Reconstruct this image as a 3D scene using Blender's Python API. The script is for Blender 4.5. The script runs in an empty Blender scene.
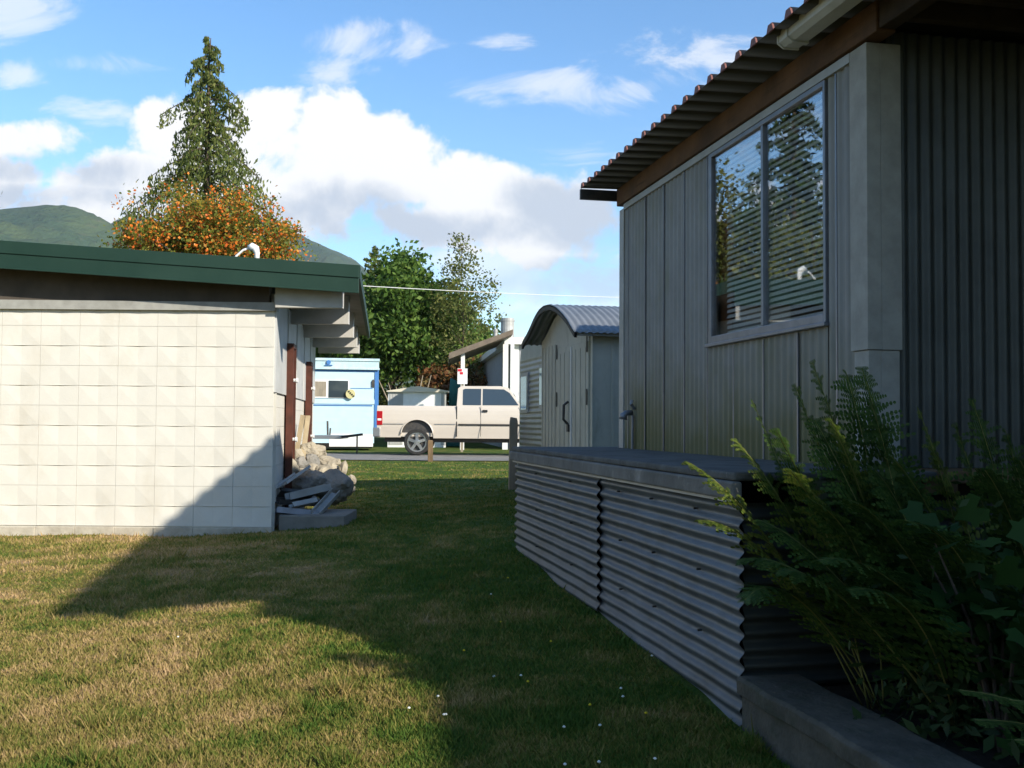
import bpy, math, random
import numpy as np
from mathutils import Vector, Matrix, Euler, noise as mnoise
R = math.radians
random.seed(7); rng = np.random.default_rng(7)
scene = bpy.context.scene
col = scene.collection

# ------------------------------------------------------------------ camera
CAM = Vector((0, 0, 1.25)); FPX = 1024.0; PITCH = R(2.2); ROLL = R(0.42)
cd = bpy.data.cameras.new('camera'); cam = bpy.data.objects.new('camera', cd); col.objects.link(cam)
cd.sensor_width = 36; cd.lens = 36; cd.clip_end = 20000; cd.clip_start = .05
cam.matrix_world = Matrix.Translation(CAM) @ (Matrix.Rotation(PITCH, 4, 'X') @ Matrix.Rotation(R(90), 4, 'X') @ Matrix.Rotation(ROLL, 4, 'Z'))
scene.camera = cam
CM = cam.matrix_world.to_3x3()
def at(px, py, Y):
    """world point on the plane y=Y seen at a pixel of the photograph (used only to measure the place)"""
    d = CM @ Vector((px - 512, 384 - py, -FPX)); return CAM + d * (Y / d.y)

# ------------------------------------------------------------------ light
SUN_EL = R(26.4); LX, LY = -.743, .669          # direction in which the light travels, on the ground
sd = bpy.data.lights.new('sun', 'SUN'); sd.energy = 5.0; sd.angle = R(.8); sd.color = (1, .93, .80)
sun = bpy.data.objects.new('sun', sd); col.objects.link(sun)
ldir = Vector((LX * math.cos(SUN_EL), LY * math.cos(SUN_EL), -math.sin(SUN_EL)))
sun.rotation_euler = ldir.to_track_quat('-Z', 'Y').to_euler(); sun.location = (20, -20, 20)
scene.view_settings.view_transform = 'Standard'; scene.view_settings.look = 'None'
scene.view_settings.exposure = 0.62; scene.view_settings.gamma = 1

world = bpy.data.worlds.new('World'); scene.world = world; world.use_nodes = True
W = world.node_tree; W.nodes.clear()
def wn(t, **k):
    n = W.nodes.new(t)
    for a, b in k.items(): setattr(n, a, b)
    return n
def wmath(op, a, b=None, c=None, clamp=False):
    n = wn('ShaderNodeMath', operation=op); n.use_clamp = clamp
    for i, v in enumerate((a, b, c)):
        if v is None: continue
        if isinstance(v, (int, float)): n.inputs[i].default_value = v
        else: W.links.new(v, n.inputs[i])
    return n.outputs[0]
sky = wn('ShaderNodeTexSky', sky_type='NISHITA'); sky.sun_disc = False
sky.sun_elevation = SUN_EL; sky.sun_rotation = math.atan2(-LX, -LY)     # sun stands behind and to the right
sky.air_density = 1.0; sky.dust_density = .2; sky.ozone_density = 2.2; sky.altitude = 300
tc = wn('ShaderNodeTexCoord'); sp = wn('ShaderNodeSeparateXYZ'); W.links.new(tc.outputs['Generated'], sp.inputs[0])
dy = wmath('MAXIMUM', sp.outputs['Y'], .12)
cu = wmath('DIVIDE', sp.outputs['X'], dy); cv = wmath('DIVIDE', sp.outputs['Z'], dy)
cxy = wn('ShaderNodeCombineXYZ'); W.links.new(cu, cxy.inputs[0]); W.links.new(cv, cxy.inputs[1])
def noise(scale, detail, rough, dist=0, vec=None, off=(0, 0, 0), sc=(1, 1, 1)):
    mp = wn('ShaderNodeMapping'); mp.inputs['Location'].default_value = off; mp.inputs['Scale'].default_value = sc
    W.links.new(vec or cxy.outputs[0], mp.inputs[0])
    n = wn('ShaderNodeTexNoise'); n.inputs['Scale'].default_value = scale; n.inputs['Detail'].default_value = detail
    n.inputs['Roughness'].default_value = rough; n.inputs['Distortion'].default_value = dist
    W.links.new(mp.outputs[0], n.inputs['Vector']); return n.outputs['Fac']
n_big = noise(8, 10, .60, .15)
n_wisp = noise(10, 9, .66, .9, off=(3, 1, 0), sc=(.7, 1.5, 1))
def blobs(lst):
    out = None
    for (px, py, rx, ry, s) in lst:
        c = ((px - 512) / 1024, (423 - py) / 1024)
        a = wmath('MULTIPLY', wmath('SUBTRACT', cu, c[0]), 1024 / rx); b = wmath('MULTIPLY', wmath('SUBTRACT', cv, c[1]), 1024 / ry)
        d = wmath('ADD', wmath('MULTIPLY', a, a), wmath('MULTIPLY', b, b))
        v = wmath('MULTIPLY', wmath('SUBTRACT', 1, d), s)
        v = wmath('MAXIMUM', v, -.9)
        out = v if out is None else wmath('SMOOTH_MAX', out, v, .12)
    return out
cum = blobs([(430, 222, 110, 34, .75), (540, 235, 110, 34, .6), (275, 150, 60, 45, .8), (215, 150, 60, 45, .6), (262, 118, 52, 42, .8), (318, 135, 50, 48, .8), (385, 165, 85, 50, .9), (450, 185, 85, 42, .8), (300, 195, 130, 48, .8),
             (570, 200, 90, 42, .8), (168, 128, 55, 40, .7), (40, 140, 50, 28, .6), (30, 195, 160, 38, .7), (115, 175, 90, 30, .6),
             (640, 205, 90, 60, .6), (-120, 160, 120, 60, .7), (-400, 150, 170, 60, .6), (1100, 150, 300, 60, .6), (350, 225, 200, 30, .5)])
wis = blobs([(370, 40, 70, 26, .7), (345, 72, 50, 26, .7), (100, 62, 90, 14, .55), (585, 85, 110, 24, .7), (700, 55, 110, 36, .62),
             (505, 43, 40, 12, .55), (5, 12, 60, 30, .7), (90, 112, 70, 14, .6), (470, 265, 220, 46, .8), (590, 160, 60, 22, .5), (620, 275, 150, 60, .85),
             (15, 75, 40, 14, .5), (-250, 60, 200, 40, .6), (900, 90, 220, 60, .6)])
n_far = noise(2.1, 7, .6, .4, vec=tc.outputs['Generated'], sc=(1, 1, 2.2))
dens_c = wmath('ADD', cum, wmath('MULTIPLY', wmath('SUBTRACT', n_big, .5), 3.9))
dens_w = wmath('ADD', wis, wmath('MULTIPLY', wmath('SUBTRACT', n_wisp, .52), 5.0))
def sstep(x, a, b):
    n = wn('ShaderNodeMapRange', interpolation_type='SMOOTHSTEP'); W.links.new(x, n.inputs[0])
    n.inputs[1].default_value = a; n.inputs[2].default_value = b; return n.outputs[0]
back = sstep(sp.outputs['Y'], .25, .05)                       # clouds over the rest of the sky
a_far = wmath('MULTIPLY', sstep(n_far, .56, .68), back)
fr = wmath('SUBTRACT', 1, back)
a_c = wmath('MULTIPLY', sstep(dens_c, .0, .42), fr)
a_w = wmath('MULTIPLY', wmath('MULTIPLY', sstep(dens_w, -.1, 1.1), .62), fr)
alpha = wmath('MAXIMUM', wmath('MAXIMUM', a_c, a_w), a_far)
greyb = blobs([(450, 228, 140, 22, .8), (300, 215, 90, 22, .5), (60, 200, 120, 14, .4), (590, 205, 100, 40, .9), (400, 230, 120, 22, .6), (110, 175, 60, 16, .4), (360, 205, 80, 26, .5), (560, 280, 120, 20, .5), (10, 215, 90, 20, .2), (20, 170, 60, 12, .35)])
n_sh = noise(9, 6, .6, .3, off=(.9, 5, 0))
sh = sstep(wmath('ADD', greyb, wmath('MULTIPLY', wmath('SUBTRACT', n_sh, .5), 3.4)), -.35, .80)
cc = wn('ShaderNodeMixRGB'); W.links.new(sh, cc.inputs[0]); cc.inputs[1].default_value = (1.0, 1.0, 1.0, 1); cc.inputs[2].default_value = (.56, .63, .74, 1)
bgs = wn('ShaderNodeBackground'); bgs.inputs[1].default_value = .14; hs = wn('ShaderNodeHueSaturation'); hs.inputs['Saturation'].default_value = 1.22; hs.inputs['Value'].default_value = 1.08; W.links.new(sky.outputs[0], hs.inputs['Color']); W.links.new(hs.outputs[0], bgs.inputs[0])
bgc = wn('ShaderNodeBackground'); bgc.inputs[1].default_value = .73; W.links.new(cc.outputs[0], bgc.inputs[0])
mx = wn('ShaderNodeMixShader'); W.links.new(alpha, mx.inputs[0]); W.links.new(bgs.outputs[0], mx.inputs[1]); W.links.new(bgc.outputs[0], mx.inputs[2])
wo = wn('ShaderNodeOutputWorld'); W.links.new(mx.outputs[0], wo.inputs[0])

# ------------------------------------------------------------------ object helpers
def tag(o, label=None, cat=None, group=None, kind=None):
    if label: o['label'] = label
    if cat: o['category'] = cat
    if group: o['group'] = group
    if kind: o['kind'] = kind
    return o
def thing(name, label, cat, loc=(0, 0, 0), rz=0, group=None):
    o = bpy.data.objects.new(name, None); col.objects.link(o); o.location = loc; o.rotation_euler = (0, 0, rz); o.empty_display_size = .1
    return tag(o, label, cat, group)
def link(name, me, mat, parent=None, smooth=False):
    o = bpy.data.objects.new(name, me); col.objects.link(o)
    if mat: me.materials.append(mat)
    if parent: o.parent = parent
    if smooth: me.polygons.foreach_set('use_smooth', [True] * len(me.polygons))
    return o
def np_mesh(name, V, F):
    """V (n,3), F (m,k) all faces of the same size"""
    V = np.asarray(V, dtype=np.float32); F = np.asarray(F, dtype=np.int32)
    me = bpy.data.meshes.new(name); me.vertices.add(len(V)); me.vertices.foreach_set('co', V.ravel())
    k = F.shape[1]; me.loops.add(F.size); me.loops.foreach_set('vertex_index', F.ravel())
    me.polygons.add(len(F)); me.polygons.foreach_set('loop_start', np.arange(0, F.size, k, dtype=np.int32))
    me.polygons.foreach_set('loop_total', np.full(len(F), k, dtype=np.int32))
    me.update(calc_edges=True); return me
class MB:
    def __init__(s): s.v = []; s.f = []
    def add(s, vs, fs):
        n = len(s.v); s.v += [tuple(q) for q in vs]; s.f += [tuple(i + n for i in q) for q in fs]; return s
    def box(s, x0, x1, y0, y1, z0, z1, M=None):
        x0, x1 = min(x0, x1), max(x0, x1); y0, y1 = min(y0, y1), max(y0, y1); z0, z1 = min(z0, z1), max(z0, z1)
        vs = [Vector((x, y, z)) for z in (z0, z1) for y in (y0, y1) for x in (x0, x1)]
        if M is not None: vs = [M @ q for q in vs]
        return s.add(vs, [(0, 2, 3, 1), (4, 5, 7, 6), (0, 1, 5, 4), (2, 6, 7, 3), (0, 4, 6, 2), (1, 3, 7, 5)])
    def bar(s, p, q, w, h, up=(0, 0, 1)):
        p = Vector(p); q = Vector(q); d = (q - p); L = d.length; d.normalize(); u = Vector(up)
        a = d.cross(u)
        if a.length < 1e-4: a = d.cross(Vector((1, 0, 0)))
        a.normalize(); b = a.cross(d)
        vs = [p + d * (L * k) + a * (i * w / 2) + b * (j * h / 2) for k in (0, 1) for j in (-1, 1) for i in (-1, 1)]
        return s.add(vs, [(0, 2, 3, 1), (4, 5, 7, 6), (0, 1, 5, 4), (2, 6, 7, 3), (0, 4, 6, 2), (1, 3, 7, 5)])
    def tube(s, pts, r, n=8, cap=True):
        pts = [Vector(p) for p in pts]; rs = r if isinstance(r, (list, tuple)) else [r] * len(pts)
        rings = []; prev = None
        for i, p in enumerate(pts):
            d = (pts[min(i + 1, len(pts) - 1)] - pts[max(i - 1, 0)]).normalized()
            a = (prev - d * prev.dot(d)) if prev is not None else (d.cross(Vector((0, 0, 1))) if abs(d.z) < .9 else d.cross(Vector((1, 0, 0))))
            if a.length < 1e-5: a = d.orthogonal()
            a.normalize(); prev = a; b = d.cross(a)
            rings.append([p + (a * math.cos(t) + b * math.sin(t)) * rs[i] for t in [2 * math.pi * j / n for j in range(n)]])
        vs = [q for g in rings for q in g]; fs = []
        for i in range(len(pts) - 1):
            for j in range(n):
                k = (j + 1) % n; fs.append((i * n + j, i * n + k, (i + 1) * n + k, (i + 1) * n + j))
        if cap: fs += [tuple(range(n - 1, -1, -1)), tuple((len(pts) - 1) * n + j for j in range(n))]
        return s.add(vs, fs)
    def prism(s, poly, axis, a, b):
        """poly 2-D outline, extruded along axis ('x','y','z') from a to b"""
        def mk(p, t):
            return {'x': (t, p[0], p[1]), 'y': (p[0], t, p[1]), 'z': (p[0], p[1], t)}[axis]
        n = len(poly); vs = [mk(p, a) for p in poly] + [mk(p, b) for p in poly]
        fs = [tuple(range(n)), tuple(range(2 * n - 1, n - 1, -1))] + [(i, i + n, (i + 1) % n + n, (i + 1) % n) for i in range(n)]
        return s.add(vs, fs)
    def mesh(s, name):
        me = bpy.data.meshes.new(name); me.from_pydata(s.v, [], s.f); me.update(); return me
    def build(s, name, mat, parent=None, smooth=False, bevel=0, seg=2, fixn=True):
        me = s.mesh(name)
        if fixn:
            import bmesh
            bm = bmesh.new(); bm.from_mesh(me); bmesh.ops.recalc_face_normals(bm, faces=bm.faces); bm.to_mesh(me); bm.free()
        o = link(name, me, mat, parent, smooth)
        if bevel:
            m = o.modifiers.new('bevel', 'BEVEL'); m.width = bevel; m.segments = seg; m.limit_method = 'ANGLE'; m.angle_limit = R(35)
        return o

# ------------------------------------------------------------------ materials
def mat(name, c1, c2=None, scale=5, rough=.8, metal=0, bump=0, bscale=40, spec=.3, streak=None, detail=6, thr=(.35, .65), bdist=.01, coord='Object', extra=None, mscale=(1, 1, 1)):
    m = bpy.data.materials.new(name); m.use_nodes = True; N = m.node_tree; b = N.nodes['Principled BSDF']
    b.inputs['Roughness'].default_value = rough; b.inputs['Metallic'].default_value = metal; b.inputs['Specular IOR Level'].default_value = spec
    t = N.nodes.new('ShaderNodeTexCoord'); mp = N.nodes.new('ShaderNodeMapping'); mp.inputs['Scale'].default_value = mscale; N.links.new(t.outputs[coord], mp.inputs[0])
    colout = None
    if c2 is not None:
        n = N.nodes.new('ShaderNodeTexNoise'); n.inputs['Scale'].default_value = scale; n.inputs['Detail'].default_value = detail; n.inputs['Roughness'].default_value = .62
        N.links.new(mp.outputs[0], n.inputs['Vector'])
        r = N.nodes.new('ShaderNodeMapRange'); r.inputs[1].default_value = thr[0]; r.inputs[2].default_value = thr[1]; N.links.new(n.outputs['Fac'], r.inputs[0])
        x = N.nodes.new('ShaderNodeMixRGB'); x.inputs[1].default_value = (*c1, 1); x.inputs[2].default_value = (*c2, 1)
        N.links.new(r.outputs[0], x.inputs[0]); colout = x.outputs[0]
    else:
        b.inputs['Base Color'].default_value = (*c1, 1)
    if extra:       # (colour, scale, lo, hi, mapping scale)
        ec, es, lo, hi, ms = extra
        m2 = N.nodes.new('ShaderNodeMapping'); m2.inputs['Scale'].default_value = ms; N.links.new(t.outputs[coord], m2.inputs[0])
        n2 = N.nodes.new('ShaderNodeTexNoise'); n2.inputs['Scale'].default_value = es; n2.inputs['Detail'].default_value = 7; n2.inputs['Roughness'].default_value = .65
        N.links.new(m2.outputs[0], n2.inputs['Vector'])
        r2 = N.nodes.new('ShaderNodeMapRange'); r2.inputs[1].default_value = lo; r2.inputs[2].default_value = hi; N.links.new(n2.outputs['Fac'], r2.inputs[0])
        x2 = N.nodes.new('ShaderNodeMixRGB'); N.links.new(r2.outputs[0], x2.inputs[0]); x2.inputs[2].default_value = (*ec, 1)
        if colout: N.links.new(colout, x2.inputs[1])
        else: x2.inputs[1].default_value = (*c1, 1)
        colout = x2.outputs[0]
    if colout: N.links.new(colout, b.inputs['Base Color'])
    if bump:
        nb = N.nodes.new('ShaderNodeTexNoise'); nb.inputs['Scale'].default_value = bscale; nb.inputs['Detail'].default_value = 6; N.links.new(mp.outputs[0], nb.inputs['Vector'])
        bp = N.nodes.new('ShaderNodeBump'); bp.inputs['Strength'].default_value = bump; bp.inputs['Distance'].default_value = bdist
        N.links.new(nb.outputs['Fac'], bp.inputs['Height']); N.links.new(bp.outputs[0], b.inputs['Normal'])
    return m
def leaf_mat(name, cols, trans=.35, rough=.6, patch=None, spec=.25):
    """cols: stops mixed per leaf by the random value of each mesh island"""
    m = bpy.data.materials.new(name); m.use_nodes = True; N = m.node_tree; b = N.nodes['Principled BSDF']; out = N.nodes['Material Output']
    b.inputs['Roughness'].default_value = rough; b.inputs['Specular IOR Level'].default_value = spec
    g = N.nodes.new('ShaderNodeNewGeometry'); r = N.nodes.new('ShaderNodeValToRGB')
    e = r.color_ramp.elements
    while len(e) < len(cols): e.new(.5)
    for i, (p, c) in enumerate(cols): e[i].position = p; e[i].color = (*c, 1)
    N.links.new(g.outputs['Random Per Island'], r.inputs[0]); c = r.outputs[0]
    if patch:
        pc, ps, lo, hi = patch
        t = N.nodes.new('ShaderNodeTexCoord'); n = N.nodes.new('ShaderNodeTexNoise'); n.inputs['Scale'].default_value = ps; n.inputs['Detail'].default_value = 4
        N.links.new(t.outputs['Object'], n.inputs['Vector'])
        mr = N.nodes.new('ShaderNodeMapRange'); mr.inputs[1].default_value = lo; mr.inputs[2].default_value = hi; mr.inputs[4].default_value = .85; N.links.new(n.outputs['Fac'], mr.inputs[0])
        x = N.nodes.new('ShaderNodeMixRGB'); N.links.new(mr.outputs[0], x.inputs[0]); N.links.new(c, x.inputs[1]); x.inputs[2].default_value = (*pc, 1); c = x.outputs[0]
    N.links.new(c, b.inputs['Base Color'])
    tr = N.nodes.new('ShaderNodeBsdfTranslucent'); N.links.new(c, tr.inputs[0])
    mxs = N.nodes.new('ShaderNodeMixShader'); mxs.inputs[0].default_value = trans
    N.links.new(b.outputs[0], mxs.inputs[1]); N.links.new(tr.outputs[0], mxs.inputs[2]); N.links.new(mxs.outputs[0], out.inputs[0])
    return m
def glass_mat(name, tint=(.9, .95, 1), refl=.35, rough=.01):
    m = bpy.data.materials.new(name); m.use_nodes = True; N = m.node_tree; N.nodes.remove(N.nodes['Principled BSDF']); out = N.nodes['Material Output']
    gl = N.nodes.new('ShaderNodeBsdfGlossy'); gl.inputs['Roughness'].default_value = rough
    tr = N.nodes.new('ShaderNodeBsdfTransparent'); tr.inputs[0].default_value = (*tint, 1)
    fr = N.nodes.new('ShaderNodeFresnel'); fr.inputs[0].default_value = 1.5
    mr = N.nodes.new('ShaderNodeMapRange'); mr.inputs[1].default_value = 0; mr.inputs[2].default_value = .5; mr.inputs[3].default_value = refl * .4; mr.inputs[4].default_value = min(1, refl * 2.4)
    N.links.new(fr.outputs[0], mr.inputs[0])
    x = N.nodes.new('ShaderNodeMixShader'); N.links.new(mr.outputs[0], x.inputs[0]); N.links.new(tr.outputs[0], x.inputs[1]); N.links.new(gl.outputs[0], x.inputs[2])
    N.links.new(x.outputs[0], out.inputs[0]); return m

M = {}
M['block'] = mat('painted_block', (.68, .65, .575), (.62, .59, .52), 1.6, .75, bump=.25, bscale=60, bdist=.004, extra=((.56, .51, .42), 2.2, .52, .85, (1, 1, .6)))
M['mortar'] = mat('block_joint', (.52, .49, .42), (.74, .70, .59), 1.3, .9)
M['footing'] = mat('footing', (.52, .47, .38), (.36, .32, .25), 6, .9, bump=.4, bscale=30, bdist=.01)
M['siding_white'] = mat('siding_white', (.55, .55, .53), (.46, .46, .44), 3, .6)
M['green_metal'] = mat('green_metal', (.012, .036, .025), (.017, .044, .031), 2, .6, spec=.25)
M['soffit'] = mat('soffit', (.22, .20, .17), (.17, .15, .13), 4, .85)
M['beam_paint'] = mat('beam_paint', (.50, .48, .44), (.42, .40, .36), 5, .8)
M['trim_grey'] = mat('trim_grey', (.35, .345, .315), (.27, .265, .24), 8, .8)
M['brown_door'] = mat('brown_door', (.10, .032, .02), (.06, .022, .014), 6, .6)
M['upper'] = mat('upper_wall_shaded', (.10, .082, .064), (.07, .058, .046), 4, .9)  # shade under the roof overhang is put into this dark brown
M['white'] = mat('white_paint', (.78, .78, .76), (.70, .70, .68), 4, .5)
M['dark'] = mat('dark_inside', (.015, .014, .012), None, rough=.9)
def corroded(name, c1, c2, ex): return mat(name, c1, c2, 4, .5, metal=.35, bump=.12, bscale=18, bdist=.004, spec=.5, extra=ex)
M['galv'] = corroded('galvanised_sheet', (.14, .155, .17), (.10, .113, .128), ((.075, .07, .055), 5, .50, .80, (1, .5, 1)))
M['galv_shade'] = corroded('galvanised_shaded', (.07, .078, .074), (.05, .056, .053), ((.07, .07, .06), 6, .58, .8, (1, 1, .3)))  # darker copy of the sheet, porch shade put into its colour
M['conc'] = mat('weathered_concrete', (.11, .098, .078), (.06, .056, .044), 5, .9, bump=.7, bscale=35, bdist=.012, extra=((.05, .055, .035), 9, .52, .75, (1, 1, 1)))
M['board'] = mat('weathered_board', (.13, .13, .125), (.075, .075, .07), 7, .9, bump=.5, bscale=30, bdist=.008, extra=((.30, .28, .26), 14, .62, .8, (1, 1, 1)))
M['deck_face'] = mat('deck_face', (.20, .19, .175), (.12, .115, .105), 3.5, .9, bump=.5, bscale=26, bdist=.008, extra=((.32, .30, .28), 6, .58, .75, (1, 1, 1)))
M['beam_wood'] = mat('beam_wood', (.14, .07, .03), (.07, .036, .017), 3.5, .75, bump=.4, bscale=22, bdist=.006, extra=((.06, .03, .012), 10, .55, .7, (1, .25, 3)))
M['roof_red'] = mat('roof_red', (.24, .07, .045), (.18, .055, .04), 3, .5, metal=.2)
M['cap_red'] = mat('rib_cap_red', (.22, .085, .065), (.17, .07, .055), 5, .6)
M['roof_under'] = mat('roof_under', (.14, .14, .14), (.10, .10, .10), 4, .5, metal=.3)
M['alu'] = mat('aluminium', (.22, .23, .26), (.17, .18, .20), 9, .4, metal=.5, spec=.5)
M['alu_light'] = mat('aluminium_light', (.40, .40, .385), (.32, .32, .30), 6, .5, metal=.2)
M['blind'] = mat('blind_slat', (.82, .82, .80), None, rough=.5)
M['curtain'] = mat('curtain', (.20, .08, .03), (.12, .05, .02), 8, .9)
M['glass'] = glass_mat('window_glass', (.97, .98, .98), .23)
M['gutter'] = mat('gutter_paint', (.55, .56, .55), (.46, .47, .46), 8, .45)
M['shed'] = mat('shed_paint', (.52, .51, .43), (.45, .44, .37), 3, .6, extra=((.26, .25, .20), 6, .55, .8, (1, 1, .35)))
M['shed_roof'] = mat('shed_roof', (.23, .245, .26), (.175, .19, .205), 4, .5, metal=.3, spec=.5)
M['camper'] = mat('camper_silver', (.36, .37, .36), (.28, .29, .28), 4, .4, metal=.35, spec=.5)
M['dark_metal'] = mat('dark_metal', (.05, .05, .05), (.09, .08, .07), 14, .55, metal=.4)
M['wood_grey'] = mat('wood_grey', (.34, .29, .22), (.23, .20, .155), 9, .9, bump=.5, bscale=30, mscale=(1, 1, .25))
M['wood_brown'] = mat('wood_brown', (.20, .13, .07), (.12, .08, .045), 9, .9, bump=.5, bscale=30, mscale=(1, 1, .25))
M['shaded_wood'] = mat('shaded_wood', (.045, .03, .018), (.025, .017, .011), 9, .9)  # porch beam and rafters: shade under the roof painted into the wood
M['plank'] = mat('plank_wood', (.42, .34, .22), (.28, .22, .14), 6, .85, mscale=(1, 1, .3))
M['rock'] = mat('rock', (.42, .37, .28), (.27, .235, .185), 5, .9, bump=.7, bscale=14, bdist=.02, extra=((.16, .15, .12), 9, .55, .8, (1, 1, 1)))
M['rock_grey'] = mat('rock_grey', (.30, .28, .25), (.20, .19, .17), 5, .9, bump=.7, bscale=14, bdist=.02, extra=((.14, .14, .12), 9, .55, .8, (1, 1, 1)))
M['slab'] = mat('slab', (.26, .24, .21), (.19, .175, .15), 5, .9, bump=.4, bscale=25)
M['truck'] = mat('truck_paint', (.61, .54, .455), (.58, .51, .43), 1.5, .32, metal=.1, spec=.6)
M['tyre'] = mat('tyre', (.018, .018, .018), (.035, .033, .03), 20, .85)
M['chrome'] = mat('chrome', (.75, .75, .76), None, rough=.18, metal=.9)
M['chrome_dull'] = mat('chrome_dull', (.42, .42, .42), None, rough=.35, metal=.8)
M['taillight'] = mat('taillight', (.35, .01, .015), None, rough=.15, spec=.6)
M['car_glass'] = mat('car_glass', (.035, .05, .06), None, rough=.05, spec=.9)
M['black_trim'] = mat('black_trim', (.02, .02, .02), None, rough=.5)
M['blue'] = mat('blue_siding', (.49, .655, .73), (.45, .62, .70), 3, .6)
M['blue_dark'] = mat('blue_trim', (.06, .19, .46), (.05, .16, .40), 4, .6)
M['blue_pale'] = mat('blue_awning', (.52, .66, .70), (.40, .55, .60), 5, .6, extra=((.20, .28, .25), 8, .58, .8, (1, 1, 1)))
M['asphalt'] = mat('road_gravel', (.26, .245, .225), (.18, .17, .155), 3, .95, bump=.4, bscale=30)
M['soil'] = mat('soil', (.035, .028, .02), (.02, .016, .012), 9, .95, bump=.8, bscale=25, bdist=.03)
M['bark'] = mat('bark', (.10, .075, .055), (.06, .045, .032), 9, .95, bump=.6, bscale=20, mscale=(1, 1, .3))
M['bark_pale'] = mat('bark_pale', (.34, .28, .20), (.24, .19, .13), 9, .9, mscale=(1, 1, .3))
M['cream_roof'] = mat('cream_roof', (.62, .56, .44), (.55, .49, .38), 3, .6)
M['shed_far'] = mat('shed_far', (.42, .42, .40), (.36, .36, .34), 3, .6)
M['carport'] = mat('carport_underside', (.20, .16, .12), (.14, .11, .085), 4, .85)
M['teal'] = mat('teal_cloth', (.03, .14, .13), (.04, .17, .15), 3, .8)
M['red'] = mat('red_paint', (.55, .02, .04), None, rough=.6)
M['house_wall'] = mat('house_wall', (.33, .34, .36), (.28, .29, .31), 3, .7)
M['yellowish'] = mat('yellow_disc', (.62, .56, .28), (.55, .50, .25), 5, .6)
M['cable'] = mat('cable', (.62, .62, .62), None, rough=.6)
M['petal_w'] = mat('petal_white', (.78, .78, .72), None, rough=.7)
M['petal_y'] = mat('petal_yellow', (.75, .55, .02), None, rough=.7)

# ------------------------------------------------------------------ ground
def smooth(a, b, x):
    t = np.clip((x - a) / (b - a), 0, 1); return t * t * (3 - 2 * t)
def gz(x, y):
    x = np.asarray(x, float); y = np.asarray(y, float)
    near = -.252 + .0531 * np.clip(x, -3.4, 2.2) + .0553 * np.clip(y, -1.5, 9.3)
    far = .26
    k = smooth(10.5, 22, y); kx = smooth(7, 14, np.abs(x))
    k = np.maximum(k, kx)
    bumps = .008 * np.sin(x * 2.1 + 1) * np.sin(y * 1.7) + .006 * np.sin(x * 4.3 + y * 3.1)
    return near * (1 - k) + far * k + bumps * (1 - smooth(12, 30, y))
def gzf(x, y): return float(gz(x, y))
xs = np.concatenate([-np.geomspace(5000, 14, 26), np.linspace(-13, 13, 105), np.geomspace(14, 5000, 26)])
ys = np.concatenate([-np.geomspace(2000, 7, 20), np.linspace(-6, 26, 129), np.geomspace(26.6, 5000, 40)])
GX, GY = np.meshgrid(xs, ys); GZ = gz(GX, GY)
V = np.stack([GX.ravel(), GY.ravel(), GZ.ravel()], 1); nx = len(xs)
idx = np.arange(len(ys) * nx).reshape(len(ys), nx)
F = np.stack([idx[:-1, :-1].ravel(), idx[:-1, 1:].ravel(), idx[1:, 1:].ravel(), idx[1:, :-1].ravel()], 1)
def lawn_color(N, vec, islands=False):
    """dry straw, olive and green patches of the lawn, the same field for the soil and for the blades"""
    def noi(sc, det, off=0):
        mp = N.nodes.new('ShaderNodeMapping'); mp.inputs['Location'].default_value = (off, off * .7, 0); mp.inputs['Scale'].default_value = (1, 1, 0); N.links.new(vec, mp.inputs[0])
        n = N.nodes.new('ShaderNodeTexNoise'); n.inputs['Scale'].default_value = sc; n.inputs['Detail'].default_value = det; n.inputs['Roughness'].default_value = .6
        N.links.new(mp.outputs[0], n.inputs['Vector']); return n.outputs['Fac']
    def mth(op, a, b):
        n = N.nodes.new('ShaderNodeMath'); n.operation = op
        for i, v in enumerate((a, b)):
            if isinstance(v, (int, float)): n.inputs[i].default_value = v
            else: N.links.new(v, n.inputs[i])
        return n.outputs[0]
    sx = N.nodes.new('ShaderNodeSeparateXYZ'); N.links.new(vec, sx.inputs[0])
    # greener towards the skirting on the right
    gx = mth('ADD', sx.outputs['X'], mth('MULTIPLY', sx.outputs['Y'], .20))
    mr = N.nodes.new('ShaderNodeMapRange'); mr.inputs[1].default_value = -.9; mr.inputs[2].default_value = 1.3; mr.inputs[3].default_value = 0; mr.inputs[4].default_value = .42; N.links.new(gx, mr.inputs[0])
    f = mth('ADD', mth('MULTIPLY', mth('SUBTRACT', noi(.9, 5), .5), 1.5), mth('MULTIPLY', mth('SUBTRACT', noi(3.2, 6, 7), .5), 1.9))
    f = mth('ADD', mth('ADD', f, .42), mr.outputs[0])
    if islands:
        g = N.nodes.new('ShaderNodeNewGeometry'); f = mth('ADD', f, mth('MULTIPLY', mth('SUBTRACT', g.outputs['Random Per Island'], .5), .55))
    r = N.nodes.new('ShaderNodeValToRGB'); e = r.color_ramp.elements; e.new(.3); e.new(.5); e.new(.7)
    cols = [(.0, (.50, .34, .175)), (.26, (.39, .285, .11)), (.48, (.27, .225, .062)), (.72, (.15, .18, .034)), (1, (.075, .14, .022))]
    for q, (p, c) in zip(e, cols): q.position = p; q.color = (*c, 1)
    N.links.new(f, r.inputs[0]); return r.outputs[0]
mg = bpy.data.materials.new('lawn_ground'); mg.use_nodes = True; N = mg.node_tree; b = N.nodes['Principled BSDF']; b.inputs['Roughness'].default_value = .95; b.inputs['Specular IOR Level'].default_value = .1
t = N.nodes.new('ShaderNodeTexCoord'); c = lawn_color(N, t.outputs['Object'])
n = N.nodes.new('ShaderNodeTexNoise'); n.inputs['Scale'].default_value = 60; n.inputs['Detail'].default_value = 5; N.links.new(t.outputs['Object'], n.inputs['Vector'])
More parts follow.
